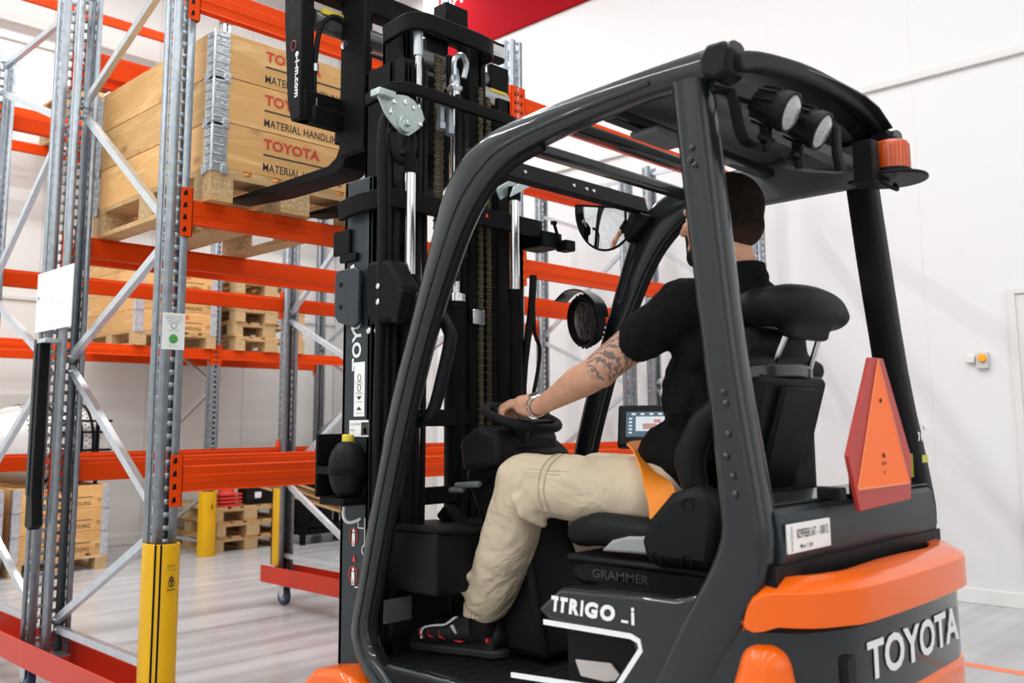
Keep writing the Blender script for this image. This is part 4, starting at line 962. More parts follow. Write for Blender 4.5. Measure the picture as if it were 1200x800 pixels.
    for k in range(24):
        q = Quaternion(wd, k*2*pi/24); s_ = q @ wd.orthogonal().normalized(); m.obox(wc-wd*.035+s_*.085, wc+wd*.015+s_*.106, .008, .008, s_)
    m.build('cooling_rib', BLACKP, wl)
    MB().lathe(wc+wd*.0, wd, [(.084, 0), (.080, .01), (.03, .015), (.002, .016)], 24).build('lens', mat('lamp_dark_glass', (.05, .05, .05), .08, .3, bump=.5, bscale=60, coat=1), wl)
    MB().strap([(wc.x-.03, wc.y+.105, wc.z+.085), (wc.x-.03, wc.y+.05, wc.z+.118), (wc.x-.03, wc.y-.02, wc.z+.115), (wc.x-.02, wc.y-.08, wc.z+.07), (wc.x-.02, wc.y-.10, wc.z+.01)], .07, .006, (1, 0, 0), 4).build('lamp_hood', GLOSS, wl)
    m = MB(); m.box(wc.x+.02, wc.x+.08, wc.y-.04, wc.y+.04, wc.z-.02, wc.z+.02).build('bracket', BLACKP, wl, bev=.004)
    # --- panoramic mirror: half disc, bulging
    mc = Vector((2.79, 2.195, 2.045)); xm = Vector((.15, -.99, -.12)).normalized()  # left-right axis of the mirror (towards the right in view)
    xm = Vector((.46, -.86, -.12)).normalized(); nm = Vector((-.78, -.55, -.22)); nm = (nm-xm*nm.dot(xm)).normalized(); um = nm.cross(xm).normalized()
    def half(m_, rad, bulge, off, back):
        vs = []; fs = []; nr, na = 8, 24
        for i in range(nr+1):
            for j in range(na+1):
                th = pi+pi*j/na; r_ = rad*i/nr
                vs.append(mc+xm*r_*cos(th)*1.08+um*(r_*sin(th)*1.5+.035)+nm*(bulge*(1-(i/nr)**2)+off))
        for i in range(nr):
            for j in range(na): fs.append((i*(na+1)+j, (i+1)*(na+1)+j, (i+1)*(na+1)+j+1, i*(na+1)+j+1))
        m_.add(vs, fs); return m_
    mr = half(MB(), .108, .022, 0, 0).build('mirror_glass', mat('mirror', (.80, .81, .82), .02, 1.0), T, ang=80)
    sh = half(MB(), .112, -.02, -.012, 0).build('mirror_housing', BLACKP, T, ang=80)
    sd = sh.modifiers.new('s', 'SOLIDIFY'); sd.thickness = .008
    MB().tube([mc+xm*.119*cos(pi+pi*j/20)*1.0+um*(.164*sin(pi+pi*j/20)+.035)-nm*.004 for j in range(21)], .0065, 6, sub=1).build('mirror_rim', RUBBER, T)
    MB().obox(mc-xm*.122+um*.038, mc+xm*.122+um*.038, .012, .014, um).build('mirror_top_edge', RUBBER, T)
    MB().obox(mc+um*.035-nm*.01, mc+um*.115-nm*.02, .03, .02).box(mc.x-.05, mc.x+.05, mc.y-.03, mc.y+.01, 2.095, 2.125).build('mirror_stem', BLACKP, T, bev=.003)
    lb = MB(); quad(lb, (2.844, 2.12, 1.975), (0, -1, 0), (0, 0, 1), .035, .045); lb.build('white_label', LABELW, T)
    lb = MB().prism([(2.112, 1.985), (2.098, 2.01), (2.092, 1.985)], 0, 2.8415, 2.8425).build('label_mark', INK, T)
    return T
FL = forklift()

# most mast parts are shrunk again about the camera position and stand close behind the carriage
MAST = lambda p: TRUCK((p[0]*.967, p[1]*.967, p[2]*.967+.04125))
def mast(T):
    S.xf = TRUCK
    M = MB()
    # mast root mesh: the outer channels' lower tie
    M.box(1.95, 2.74, 2.57, 2.74, .10, .22); M = M.build('mast', BLACKM, T, bev=.006)
    def channel(name, x0, x1, y0, y1, z0, z1, m=BLACKM, t=.022, open_to=1):
        # C section, web on the outside; open_to=+1 opens towards +X
        w = (x0, x0+t) if open_to > 0 else (x1-t, x1)
        c = MB().box(w[0], w[1], y0, y1, z0, z1).box(x0, x1, y0, y0+t, z0, z1).box(x0, x1, y1-t, y1, z0, z1)
        return c.build(name, m, M, bev=.004)
    # outer, middle, inner stages, near and far
    channel('outer_rail', 1.955, 2.04, 2.585, 2.75, .02, 2.13, GREYP, open_to=1)
    S.xf = MAST; channel('outer_rail', 2.745, 2.835, 2.68, 2.86, .02, 2.13, BLACKM, open_to=-1)
    channel('middle_rail', 2.10, 2.16, 2.66, 2.83, .30, 2.62, open_to=1); channel('middle_rail', 2.665, 2.74, 2.66, 2.83, .30, 2.62, open_to=-1)
    channel('inner_rail', 2.165, 2.22, 2.66, 2.81, .60, 2.82, open_to=1); channel('inner_rail', 2.50, 2.57, 2.66, 2.81, .60, 2.80, open_to=-1)
    m = MB()
    for x in (2.105, 2.125, 2.145): m.box(x, x+.008, 2.60, 2.67, 1.90, 2.62)
    m.build('rail_fin', BLACKM, M, bev=.002)
    # tie straps bulging towards the driver
    def xm(name, z, x0, x1, y, h, lean=0):
        MB().strap([(x0, 2.74, z-.02), (x0+.005, 2.62, z-.005), (x0+.04, y+.015, z), (x0+.11, y, z), (x0+.3, y, z), (x1-.3, y, z), (x1-.11, y, z), (x1-.04, y+.015, z), (x1-.005, 2.62, z), (x1, 2.74, z)], h, .022, (0, 0, 1), 3).build(name, BLACKM, M, bev=.004)
    S.xf = TRUCK; xm('tie_strap', 2.035, 1.925, 2.80, 2.50, .070); S.xf = MAST
    xm('tie_strap', 2.485, 2.04, 2.72, 2.56, .045)
    xm('tie_strap', 2.770, 2.12, 2.575, 2.56, .070)
    for z in (1.27, .98, .55): MB().box(2.05, 2.74, 2.665, 2.69, z-.032, z+.032).build('tie_bar', BLACKM, M, bev=.004)
    MB().box(2.335, 2.455, 2.62, 2.70, 2.84, 2.925).build('top_block', BLACKM, M, bev=.004)
    mk = MB(); mk.prism([(2.42, 2.035), (2.436, 2.035), (2.428, 2.05)], 1, 2.486, 2.489); mk.build('red_mark', INKR, M)
    # lift cylinders
    def rod(x, y, z0, z1, r, m=STEEL, name='cylinder_rod'): return MB().cyl((x, y, z0), (x, y, z1), r, n=16).build(name, m, M)
    def barrel(x, y, z0, z1, r):
        b = MB().cyl((x, y, z0), (x, y, z1), r, n=20).cyl((x, y, z1-.02), (x, y, z1+.004), r+.004, n=20)
        return b.build('cylinder_barrel', BLACKM, M)
    barrel(2.455, 2.70, .40, 1.725, .042); rod(2.455, 2.70, 1.72, 2.60, .024); 
    rg = MB().cyl((2.455, 2.70, 1.725), (2.455, 2.70, 1.76), .046, n=20).box(2.50, 2.565, 2.64, 2.68, 1.64, 1.70); rg.build('cylinder_head', STEEL, M, bev=.003)
    sh = MB().lathe((2.455, 2.70, 2.60), (0, 0, 1), [(.030, 0), (.034, .015), (.022, .03), (.022, .05), (.012, .10)], 12); sh.tube([(2.43, 2.68, 2.66), (2.425, 2.67, 2.72), (2.455, 2.66, 2.745), (2.49, 2.67, 2.72), (2.485, 2.68, 2.66)], .012, 6).build('chain_anchor', ZINCB, M)
    barrel(2.115, 2.57, .9, 1.78, .030); rod(2.115, 2.57, 1.78, 2.175, .021); MB().cyl((2.115, 2.57, 2.165), (2.115, 2.57, 2.215), .028).cyl((2.115, 2.57, 2.205), (2.115, 2.57, 2.245), .020).build('rod_cap', BLACKM, M)
    barrel(2.665, 2.57, .9, 1.78, .030); rod(2.665, 2.57, 1.78, 2.165, .021); MB().cyl((2.665, 2.57, 2.155), (2.665, 2.57, 2.21), .028).build('rod_cap', BLACKM, M)
    S.xf = TRUCK; rod(2.108, 2.52, 2.36, 2.60, .013); rod(2.106, 2.52, 2.60, 2.69, .018, ZINCB, 'chain_anchor'); S.xf = MAST
    # chains: leaf chain made of small links
    lk = MB()
    lk.box(-.013, .013, -.004, .004, 0, .022); lk.box(-.010, .010, -.008, .008, .006, .016)
    chain_m = {}
    def chain(x, y, z0, z1, w_=.026):
        c = MB(); z = z0; k = 0
        while z < z1:
            o_ = 0 if k % 2 else .35*w_
            c.box(x-w_/2+o_*.4, x+w_/2-o_*.4, y-.005, y+.005, z, z+.0125); c.box(x-w_*.28, x+w_*.28, y-.008, y-.003, z+.003, z+.0085); z += .0145; k += 1
        return tag(c.build('chain', CHAINM, M), kind='stuff')
    for x, y, z0, z1 in ((2.325, 2.665, 1.78, 2.70), (2.36, 2.68, 1.80, 2.70), (2.555, 2.655, .5, 2.62), (2.60, 2.655, .5, 2.60), (2.145, 2.62, 1.05, 2.40), (2.17, 2.62, .55, 1.60), (2.695, 2.60, 1.2, 2.35)): chain(x, y, z0, z1)
    # hoses
    for pts, r_ in ((((2.02, 2.63, .5), (2.02, 2.63, 1.2), (2.01, 2.60, 1.9), (1.995, 2.59, 2.25), (2.01, 2.59, 2.36), (2.06, 2.59, 2.41), (2.12, 2.59, 2.36), (2.145, 2.59, 2.28), (2.11, 2.585, 2.21), (2.05, 2.58, 2.22), (2.03, 2.58, 2.30)), .016),
                    (((2.05, 2.63, .5), (2.05, 2.62, 1.2), (2.04, 2.60, 1.9), (2.03, 2.595, 2.22), (2.05, 2.595, 2.32), (2.10, 2.59, 2.33), (2.12, 2.59, 2.27), (2.09, 2.585, 2.23)), .013),
                    (((2.08, 2.62, .5), (2.08, 2.61, 1.4), (2.08, 2.60, 2.1)), .013), (((2.20, 2.63, .6), (2.20, 2.63, 1.5), (2.21, 2.63, 2.65)), .014), (((2.235, 2.64, .6), (2.235, 2.63, 1.5), (2.235, 2.63, 2.62)), .011),
                    (((2.40, 2.63, 1.8), (2.40, 2.62, 2.2), (2.40, 2.62, 2.55)), .014), (((2.43, 2.62, 1.9), (2.43, 2.61, 2.2), (2.435, 2.62, 2.5)), .014),
                    (((2.72, 2.58, 1.0), (2.71, 2.57, 1.4), (2.74, 2.55, 1.7), (2.745, 2.54, 1.85)), .015), (((2.76, 2.58, 1.3), (2.785, 2.56, 1.45), (2.79, 2.55, 1.55), (2.76, 2.55, 1.62), (2.755, 2.55, 1.75)), .008),
                    (((2.65, 2.60, .6), (2.65, 2.59, 1.4), (2.68, 2.58, 1.75)), .014), (((1.99, 2.62, .72), (1.965, 2.60, .62), (1.96, 2.59, .48), (1.99, 2.58, .36)), .013), (((2.01, 2.60, .72), (1.985, 2.58, .60), (1.985, 2.57, .46), (2.02, 2.56, .36)), .011)):
        MB().tube(pts, r_, 8, sub=4).build('hose', RUBBER, M, ang=60)
    m = MB()
    for x, z in ((2.290, 2.375), (2.335, 2.365)): m.lathe((x, 2.600, z), (0, 0, 1), [(.013, 0), (.021, .004), (.021, .03), (.016, .034), (.016, .09), (.019, .094), (.019, .12), (.012, .124)], 6)
    m.build('hose_fitting', ZINC, M)
    # hose pulley brackets (plated)
    S.xf = TRUCK
    b = MB().prism([(1.89, 2.379), (1.957, 2.403), (2.02, 2.413), (2.051, 2.405), (2.09, 2.375), (2.103, 2.345), (2.079, 2.305), (2.030, 2.266), (1.990, 2.268), (1.940, 2.304), (1.918, 2.331)], 1, 2.475, 2.483)
    b.build('pulley_plate', mat('passivated_zinc', (.50, .58, .57), .32, .75, bump=.1, bscale=60, var=.12, vscale=20), M, bev=.002)
    m = MB().lathe((2.008, 2.475, 2.303), (0, -1, 0), [(.034, 0), (.031, .012), (.012, .014), (.012, .028), (.002, .030)], 20); m.box(1.875, 1.95, 2.45, 2.50, 2.378, 2.402)
    m.build('pulley_boss', MATS['passivated_zinc'], M, bev=.002)
    m = MB()
    for x, z in ((1.96, 2.375), (2.01, 2.385), (2.05, 2.375), (2.08, 2.32), (1.945, 2.335)): m.lathe((x, 2.475, z), (0, -1, 0), [(.009, 0), (.009, .005), (.004, .007)], 6)
    m.build('bolt_head', STEEL, M)
    MB().obox((2.50, 2.50, 2.14), (2.60, 2.50, 2.20), .05, .008, (0, 0, 1)).prism([(2.51, 2.12), (2.62, 2.18), (2.645, 2.235), (2.53, 2.165)], 1, 2.44, 2.448).build('pulley_plate', MATS['passivated_zinc'], M, bev=.002)
    S.xf = TRUCK
    # covers and brackets on the near outer rail
    c = MB().prism([(2.765, 1.635), (2.765, 1.785), (2.745, 1.80), (2.64, 1.80), (2.62, 1.785), (2.62, 1.60), (2.65, 1.585), (2.74, 1.61)], 0, 1.925, 1.942); c.build('hose_cover_plate', GREYP, M, bev=.004)
    m = MB()
    for z in (1.665, 1.745): m.cyl((1.923, 2.725, z), (1.927, 2.725, z), .009, n=12)
    m.build('plate_hole', BLACKM, M)
    MB().prism([(2.60, 1.66), (2.60, 1.795), (2.575, 1.815), (2.47, 1.81), (2.40, 1.72), (2.385, 1.70), (2.43, 1.595), (2.55, 1.585), (2.585, 1.61)], 0, 1.935, 2.02).build('hose_cover', BLACKM, M, bev=.02)
    MB().prism([(2.41, 1.71), (2.38, 1.69), (2.41, 1.58), (2.45, 1.59)], 0, 1.93, 1.97).build('hose_cover_flap', BLACKM, M, bev=.006)
    m = MB()
    for y, z in ((2.52, 1.72), (2.52, 1.665)): m.lathe((1.936, y, z), (-1, 0, 0), [(.010, 0), (.010, .004), (.003, .007)], 8)
    for y, z in ((2.60, 1.575), (2.555, 1.572), (2.70, 1.81), (2.69, 1.59)): m.lathe((1.965, y, z), (-1, 0, 0), [(.013, 0), (.013, .010), (.006, .013)], 8)
    m.build('bolt_head', STEEL, M)
    MB().box(1.94, 1.956, 2.70, 2.80, 1.86, 1.95).box(1.94, 1.956, 2.66, 2.76, 1.83, 1.86).build('rail_step_plate', BLACKM, M, bev=.003)
    # lettering and stickers on the rail side
    t = MB(); put_text(t, 'TOYOTA', (1.9545, 2.785, 1.26), (0, 0, 1), (0, 1, 0), .045, .36, .028); 
    S_ = MB(); put_text(S_, 'TOYOTA', (1.9545, 2.640, 1.435), (0, 0, 1), (0, 1, 0), .050, .30, .03, lift=.0016); S_.build('rail_lettering', INKW, M)
    s1 = MB().box(1.953, 1.955, 2.615, 2.675, 1.275, 1.465).box(1.953, 1.955, 2.59, 2.70, 1.205, 1.262).build('white_sticker', LABELW, M)
    k = MB()
    k.prism([(2.63, 1.345), (2.66, 1.345), (2.645, 1.332)], 0, 1.952, 1.953); k.prism([(2.63, 1.297), (2.66, 1.297), (2.645, 1.310)], 0, 1.952, 1.953)
    for z_ in (1.41, 1.375): k.tube([(1.9525, 2.645+.010*cos(a), z_+.012*sin(a)) for a in [i*pi/4 for i in range(8)]], .0015, 4, True, 1)
    k.box(1.952, 1.953, 2.59, 2.63, 1.21, 1.255)
    for z_ in (1.395, 1.388, 1.358, 1.352, 1.325, 1.285): k.box(1.952, 1.953, 2.625, 2.665, z_, z_+.0012)
    put_text(k, 'CAUTION', (1.953, 2.695, 1.245), (0, -1, 0), (0, 0, 1), .007, .06, 0); put_text(k, 'mast', (1.953, 2.695, 1.225), (0, -1, 0), (0, 0, 1), .006, .03, 0)
    k.build('sticker_print', INK, s1)
    rr_ = MB().box(1.952, 1.953, 2.60, 2.615, 1.215, 1.235)
    rr_.build('sticker_red', INKR, s1)
    # warning pictograms low on the rail
    wp = MB(); rp_ = MB()
    for z_ in (.865, .735):
        rp_.tube([(1.953, 2.665+.022*cos(a), z_+.028*sin(a)) for a in [i*pi/6 for i in range(12)]], .0022, 4, True, 1)
        wp.lathe((1.953, 2.665, z_+.018), (-1, 0, 0), [(.006, 0), (.006, .001)], 10); wp.box(1.952, 1.953, 2.657, 2.673, z_-.014, z_+.010); wp.box(1.952, 1.953, 2.658, 2.663, z_-.034, z_-.014); wp.box(1.952, 1.953, 2.667, 2.672, z_-.034, z_-.014)
    rp_.prism([(2.650, .78), (2.670, .78), (2.660, .805)], 0, 1.952, 1.953); rp_.build('pictogram_red', INKR, M)
    wp.strap([(1.953, 2.640, .925), (1.953, 2.640, .895), (1.953, 2.610, .895)], .001, .004, (1, 0, 0), 1); wp.box(1.952, 1.953, 2.600, 2.603, .83, .93); wp.box(1.952, 1.953, 2.600, 2.603, .71, .79)
    wp.tube([(1.953, 2.605, .84), (1.953, 2.615, .83), (1.953, 2.615, .815), (1.953, 2.605, .805)], .002, 4); wp.strap([(1.953, 2.655, .695), (1.953, 2.615, .70), (1.953, 2.610, .73)], .001, .004, (1, 0, 0), 1)
    wp.build('pictogram_white', INKW, M)
    # pressure accumulator and its plate
    MB().box(1.845, 1.955, 2.735, 2.748, 1.0, 1.215).build('tank_plate', BLACKM, M, bev=.004)
    tk = MB().lathe((1.905, 2.640, .995), (0, 0, 1), [(.008, 0), (.030, .006), (.050, .03), (.062, .065), (.066, .10), (.064, .135), (.054, .165), (.036, .188), (.018, .196), (.002, .197)], 28).build('pressure_tank', BLACKP, M, ang=60)
    MB().lathe((1.905, 2.640, .192+.995), (0, 0, 1), [(.020, 0), (.021, .004), (.021, .024), (.017, .027), (.002, .027)], 16).build('yellow_cap', mat('cap_yellow', (.75, .60, .05), .4), tk)
    MB().lathe((1.905, 2.640, 1.078), (0, 0, 1), [(.066, 0), (.0685, .002), (.0685, .026), (.066, .028)], 28).box(1.845, 1.86, 2.64, 2.74, 1.08, 1.105).build('tank_band', BLACKM, tk)
    MB().box(1.86, 1.96, 2.60, 2.74, .975, 1.0).build('tank_foot', BLACKM, M, bev=.003)
    MB().tube([(1.91, 2.66, .985), (1.905, 2.66, .94), (1.92, 2.655, .915), (1.95, 2.64, .92), (1.98, 2.61, .945), (2.01, 2.58, .955)], .0055, 6).build('white_cable', LABELW, M)
    # far side bracket and sensor arm
    MB().box(2.74, 2.86, 2.48, 2.62, 1.965, 2.03).box(2.84, 2.90, 2.44, 2.50, 1.955, 2.0).build('sensor_bracket', BLACKM, M, bev=.005)
    MB().cyl((2.80, 2.47, 2.06), (2.835, 2.47, 1.98), .007).lathe((2.797, 2.47, 2.06), (0, 0, 1), [(.014, 0), (.014, .012)], 10).build('sensor_rod', BLACKM, M)
    MB().box(2.08, 2.12, 2.64, 2.66, .80, .86).build('metal_tab', ZINC, M, bev=.002)
    # ---------------- carriage with positioner, side frame and forks
    C = MB().box(1.93, 2.98, 2.93, 2.975, 2.40, 2.475).build('carriage', BLACKM, T, bev=.008)
    MB().prism([(2.955, 2.415), (3.02, 2.415), (3.05, 2.50), (3.085, 2.85), (3.09, 3.05), (2.965, 3.05), (2.955, 2.60)], 0, 1.885, 1.945).build('side_arm', BLACKM, C, bev=.006)
    MB().box(1.90, 2.60, 2.95, 3.02, 2.415, 2.535).build('lower_arm', BLACKM, C, bev=.006)
    MB().box(1.90, 2.32, 2.93, 3.01, 2.93, 3.06).box(2.32, 3.0, 2.945, 2.99, 2.945, 3.04).build('upper_beam', BLACKM, C, bev=.006)
    MB().box(2.90, 3.02, 2.94, 2.97, 2.68, 2.92).build('end_plate', BLACKM, C, bev=.006)
    MB().box(2.62, 2.90, 2.97, 3.0, 2.60, 2.66).build('label_bar', BLACKM, C)
    wl = MB().box(2.78, 2.99, 2.938, 2.944, 2.965, 3.018).build('white_label', mat('label_grey_white', (.55, .55, .53), .5), C)
    p_ = MB(); put_text(p_, 'SIDE SHIFT', (2.79, 2.938, 3.000), (1, 0, 0), (0, 0, 1), .009, .09, 0); put_text(p_, 'capacity kg', (2.89, 2.938, 2.975), (1, 0, 0), (0, 0, 1), .007, .07, 0); p_.build('label_print', INK, wl)
    t = MB(); put_text(t, 'e·i·m.com', (1.885, 3.04, 2.655), (0, 0, -1), (0, -1, 0), .026, .205, .02) if False else None
    put_text(t, 'e-i-m.com', (1.885, 2.995, 2.690), (0, 0, -1), (0, -1, 0), .028, .185, .03)
    t.build('arm_lettering', INKW, C)
    r_ = MB(); r_.tube([(1.884, 3.01+.018*cos(a), 2.72+.020*sin(a)) for a in [i*pi/6 for i in range(12)]], .003, 4, True, 1); r_.build('arm_ring_mark', mat('print_dark_red', (.20, .03, .02), .5), C)
    h = MB().lathe((1.886, 3.015, 2.81), (-1, 0, 0), [(.026, 0), (.026, .0015), (.002, .002)], 20).lathe((1.886, 3.02, 2.935), (-1, 0, 0), [(.026, 0), (.026, .0015), (.002, .002)], 20); h.build('arm_recess', RUBBER, C)
    MB().tube([(1.884, 3.02+.020*cos(a), 2.935+.020*sin(a)) for a in [i*pi/6 for i in range(12)]], .004, 5, True, 1).build('recess_ring', STEEL, C)
    cy = MB().cyl((1.95, 2.99, 2.845), (2.98, 2.99, 2.845), .042, n=20).build('shift_cylinder', mat('cylinder_grey', (.16, .16, .155), .28, .6), C)
    MB().cyl((2.60, 2.92, 2.745), (2.96, 2.92, 2.745), .036, n=20).lathe((2.96, 2.92, 2.745), (1, 0, 0), [(.038, 0), (.030, .012), (.002, .016)], 16).build('shift_cylinder_end', mat('cylinder_silver', (.45, .45, .44), .3, .7), C)
    yl = MB()
    yl.box(1.97, 2.10, 2.945, 2.955, 2.862, 2.885); yl.box(2.84, 2.94, 2.883, 2.890, 2.755, 2.768); yl.build('yellow_sticker', mat('sticker_yellow', (.62, .48, .03), .5), C)
    MB().cyl((2.12, 2.935, 2.755), (2.98, 2.935, 2.755), .012, n=12).build('guide_rod', mat('rod_dark', (.10, .10, .10), .25, .8), C)
    g = MB().lathe((2.075, 2.935, 2.757), (1, 0, 0), [(.018, 0), (.032, .004), (.034, .03), (.034, .05), (.024, .055)], 20); g.build('guide_bush', BLACKM, C)
    MB().lathe((2.073, 2.935, 2.757), (-1, 0, 0), [(.020, 0), (.019, .008), (.008, .010), (.002, .010)], 12).build('bush_bolt', STEEL, C)
    MB().tube([(1.97, 2.96, 2.44), (1.955, 2.965, 2.50), (1.952, 2.965, 2.62), (1.96, 2.96, 2.75), (1.975, 2.95, 2.82), (2.02, 2.94, 2.86), (2.08, 2.935, 2.85), (2.12, 2.935, 2.83)], .011, 8).build('hose', RUBBER, C)
    m = MB()
    for z_ in (2.62, 2.48): m.cyl((1.955, 2.962, z_), (1.955, 2.962, z_+.03), .0125)
    m.cyl((2.0, 2.945, 2.452), (2.03, 2.945, 2.452), .012); m.build('hose_clip', ZINCB, C)
    for x, nm in ((2.115, 'near'), (2.54, 'far')):
        f = MB().prism([(2.975, 2.95), (3.02, 2.95), (3.025, 2.36), (3.045, 2.325), (3.10, 2.300), (3.50, 2.300), (3.93, 2.306), (3.93, 2.290), (3.55, 2.262), (3.05, 2.255), (2.995, 2.275), (2.975, 2.33)], 0, x, x+.125)
        f.build('fork', BLACKM, C, bev=.004)
        MB().box(x-.02, x+.145, 2.955, 3.03, 2.37, 2.42).build('fork_hook', BLACKM, C, bev=.004)
    for sgn, x in ((1, 2.07), (-1, 2.70)):
        MB().box(x, x+.03, 2.80, 2.96, 2.30, 2.95).build('carriage_plate', BLACKM, C, bev=.004)
mast(FL)

# ================================================================== DRIVER
def skin_material(tattoo_c):
    m = bpy.data.materials.new('skin'); m.use_nodes = True; N, L = nodes(m); b = N['Principled BSDF']
    b.inputs['Roughness'].default_value = .48; b.inputs['Subsurface Weight'].default_value = .08; b.inputs['Subsurface Radius'].default_value = (.02, .008, .004)
    tc = N.new('ShaderNodeTexCoord')
    n1 = N.new('ShaderNodeTexNoise'); n1.inputs['Scale'].default_value = 14; n1.inputs['Detail'].default_value = 6; L.new(tc.outputs['Object'], n1.inputs[0])
    r1 = N.new('ShaderNodeValToRGB'); L.new(n1.outputs[0], r1.inputs[0]); r1.color_ramp.elements[0].color = (.50, .245, .145, 1); r1.color_ramp.elements[1].color = (.66, .36, .235, 1)
    r1.color_ramp.elements[0].position = .3; r1.color_ramp.elements[1].position = .7
    # tattoo ink: curved strokes within a patch of the upper arm
    sb = N.new('ShaderNodeVectorMath'); sb.operation = 'SUBTRACT'; L.new(tc.outputs['Object'], sb.inputs[0]); sb.inputs[1].default_value = tattoo_c
    ln = N.new('ShaderNodeVectorMath'); ln.operation = 'LENGTH'; L.new(sb.outputs[0], ln.inputs[0])
    mk = N.new('ShaderNodeMapRange'); L.new(ln.outputs['Value'], mk.inputs[0]); mk.inputs[1].default_value = .070; mk.inputs[2].default_value = .082; mk.inputs[3].default_value = 1; mk.inputs[4].default_value = 0
    wv = N.new('ShaderNodeTexWave'); wv.inputs['Scale'].default_value = 27; wv.inputs['Distortion'].default_value = 7; wv.inputs['Detail'].default_value = 2.5; wv.inputs['Detail Scale'].default_value = 2.2
    mp = N.new('ShaderNodeMapping'); mp.inputs['Rotation'].default_value = (.9, .3, .4); L.new(tc.outputs['Object'], mp.inputs[0]); L.new(mp.outputs[0], wv.inputs[0])
    rw = N.new('ShaderNodeValToRGB'); L.new(wv.outputs['Fac'], rw.inputs[0]); rw.color_ramp.elements[0].position = .28; rw.color_ramp.elements[0].color = (1, 1, 1, 1); rw.color_ramp.elements[1].position = .55; rw.color_ramp.elements[1].color = (.12, .12, .12, 1)
    ml = N.new('ShaderNodeMath'); ml.operation = 'MULTIPLY'; L.new(mk.outputs[0], ml.inputs[0]); L.new(rw.outputs[0], ml.inputs[1])
    m2 = N.new('ShaderNodeMath'); m2.operation = 'MULTIPLY'; L.new(ml.outputs[0], m2.inputs[0]); m2.inputs[1].default_value = .85
    mx = N.new('ShaderNodeMix'); mx.data_type = 'RGBA'; L.new(m2.outputs[0], mx.inputs[0]); L.new(r1.outputs[0], mx.inputs[6]); mx.inputs[7].default_value = (.09, .085, .085, 1)
    L.new(mx.outputs[2], b.inputs['Base Color'])
    n2 = N.new('ShaderNodeTexNoise'); n2.inputs['Scale'].default_value = 160; L.new(tc.outputs['Object'], n2.inputs[0]); bp = N.new('ShaderNodeBump'); bp.inputs['Strength'].default_value = .12; bp.inputs['Distance'].default_value = .003
    L.new(n2.outputs[0], bp.inputs['Height']); L.new(bp.outputs[0], b.inputs['Normal'])
    return m
def cloth(name, c, c2, fold=.5, fs=9, weave=900, rough=.85, spec=.2):
    m = bpy.data.materials.new(name); m.use_nodes = True; N, L = nodes(m); b = N['Principled BSDF']
    b.inputs['Roughness'].default_value = rough; b.inputs['Specular IOR Level'].default_value = spec
    tc = N.new('ShaderNodeTexCoord'); n1 = N.new('ShaderNodeTexNoise'); n1.inputs['Scale'].default_value = 6; n1.inputs['Detail'].default_value = 4; L.new(tc.outputs['Object'], n1.inputs[0])
    r1 = N.new('ShaderNodeValToRGB'); L.new(n1.outputs[0], r1.inputs[0]); r1.color_ramp.elements[0].color = (*c, 1); r1.color_ramp.elements[1].color = (*c2, 1); L.new(r1.outputs[0], b.inputs['Base Color'])
    mp = N.new('ShaderNodeMapping'); mp.inputs['Scale'].default_value = (1, .55, .8); mp.inputs['Rotation'].default_value = (.6, 0, 0); L.new(tc.outputs['Object'], mp.inputs[0])
    w_ = N.new('ShaderNodeTexNoise'); w_.inputs['Scale'].default_value = fs; w_.inputs['Detail'].default_value = 3; w_.inputs['Distortion'].default_value = 1.4; L.new(mp.outputs[0], w_.inputs[0])
    b1 = N.new('ShaderNodeBump'); b1.inputs['Strength'].default_value = fold; b1.inputs['Distance'].default_value = .03; L.new(w_.outputs[0], b1.inputs['Height'])
    n3 = N.new('ShaderNodeTexNoise'); n3.inputs['Scale'].default_value = weave; L.new(tc.outputs['Object'], n3.inputs[0]); b2 = N.new('ShaderNodeBump'); b2.inputs['Strength'].default_value = .25; b2.inputs['Distance'].default_value = .001
    L.new(n3.outputs[0], b2.inputs['Height']); L.new(b1.outputs[0], b2.inputs['Normal']); L.new(b2.outputs[0], b.inputs['Normal'])
    MATS[name] = m; return m
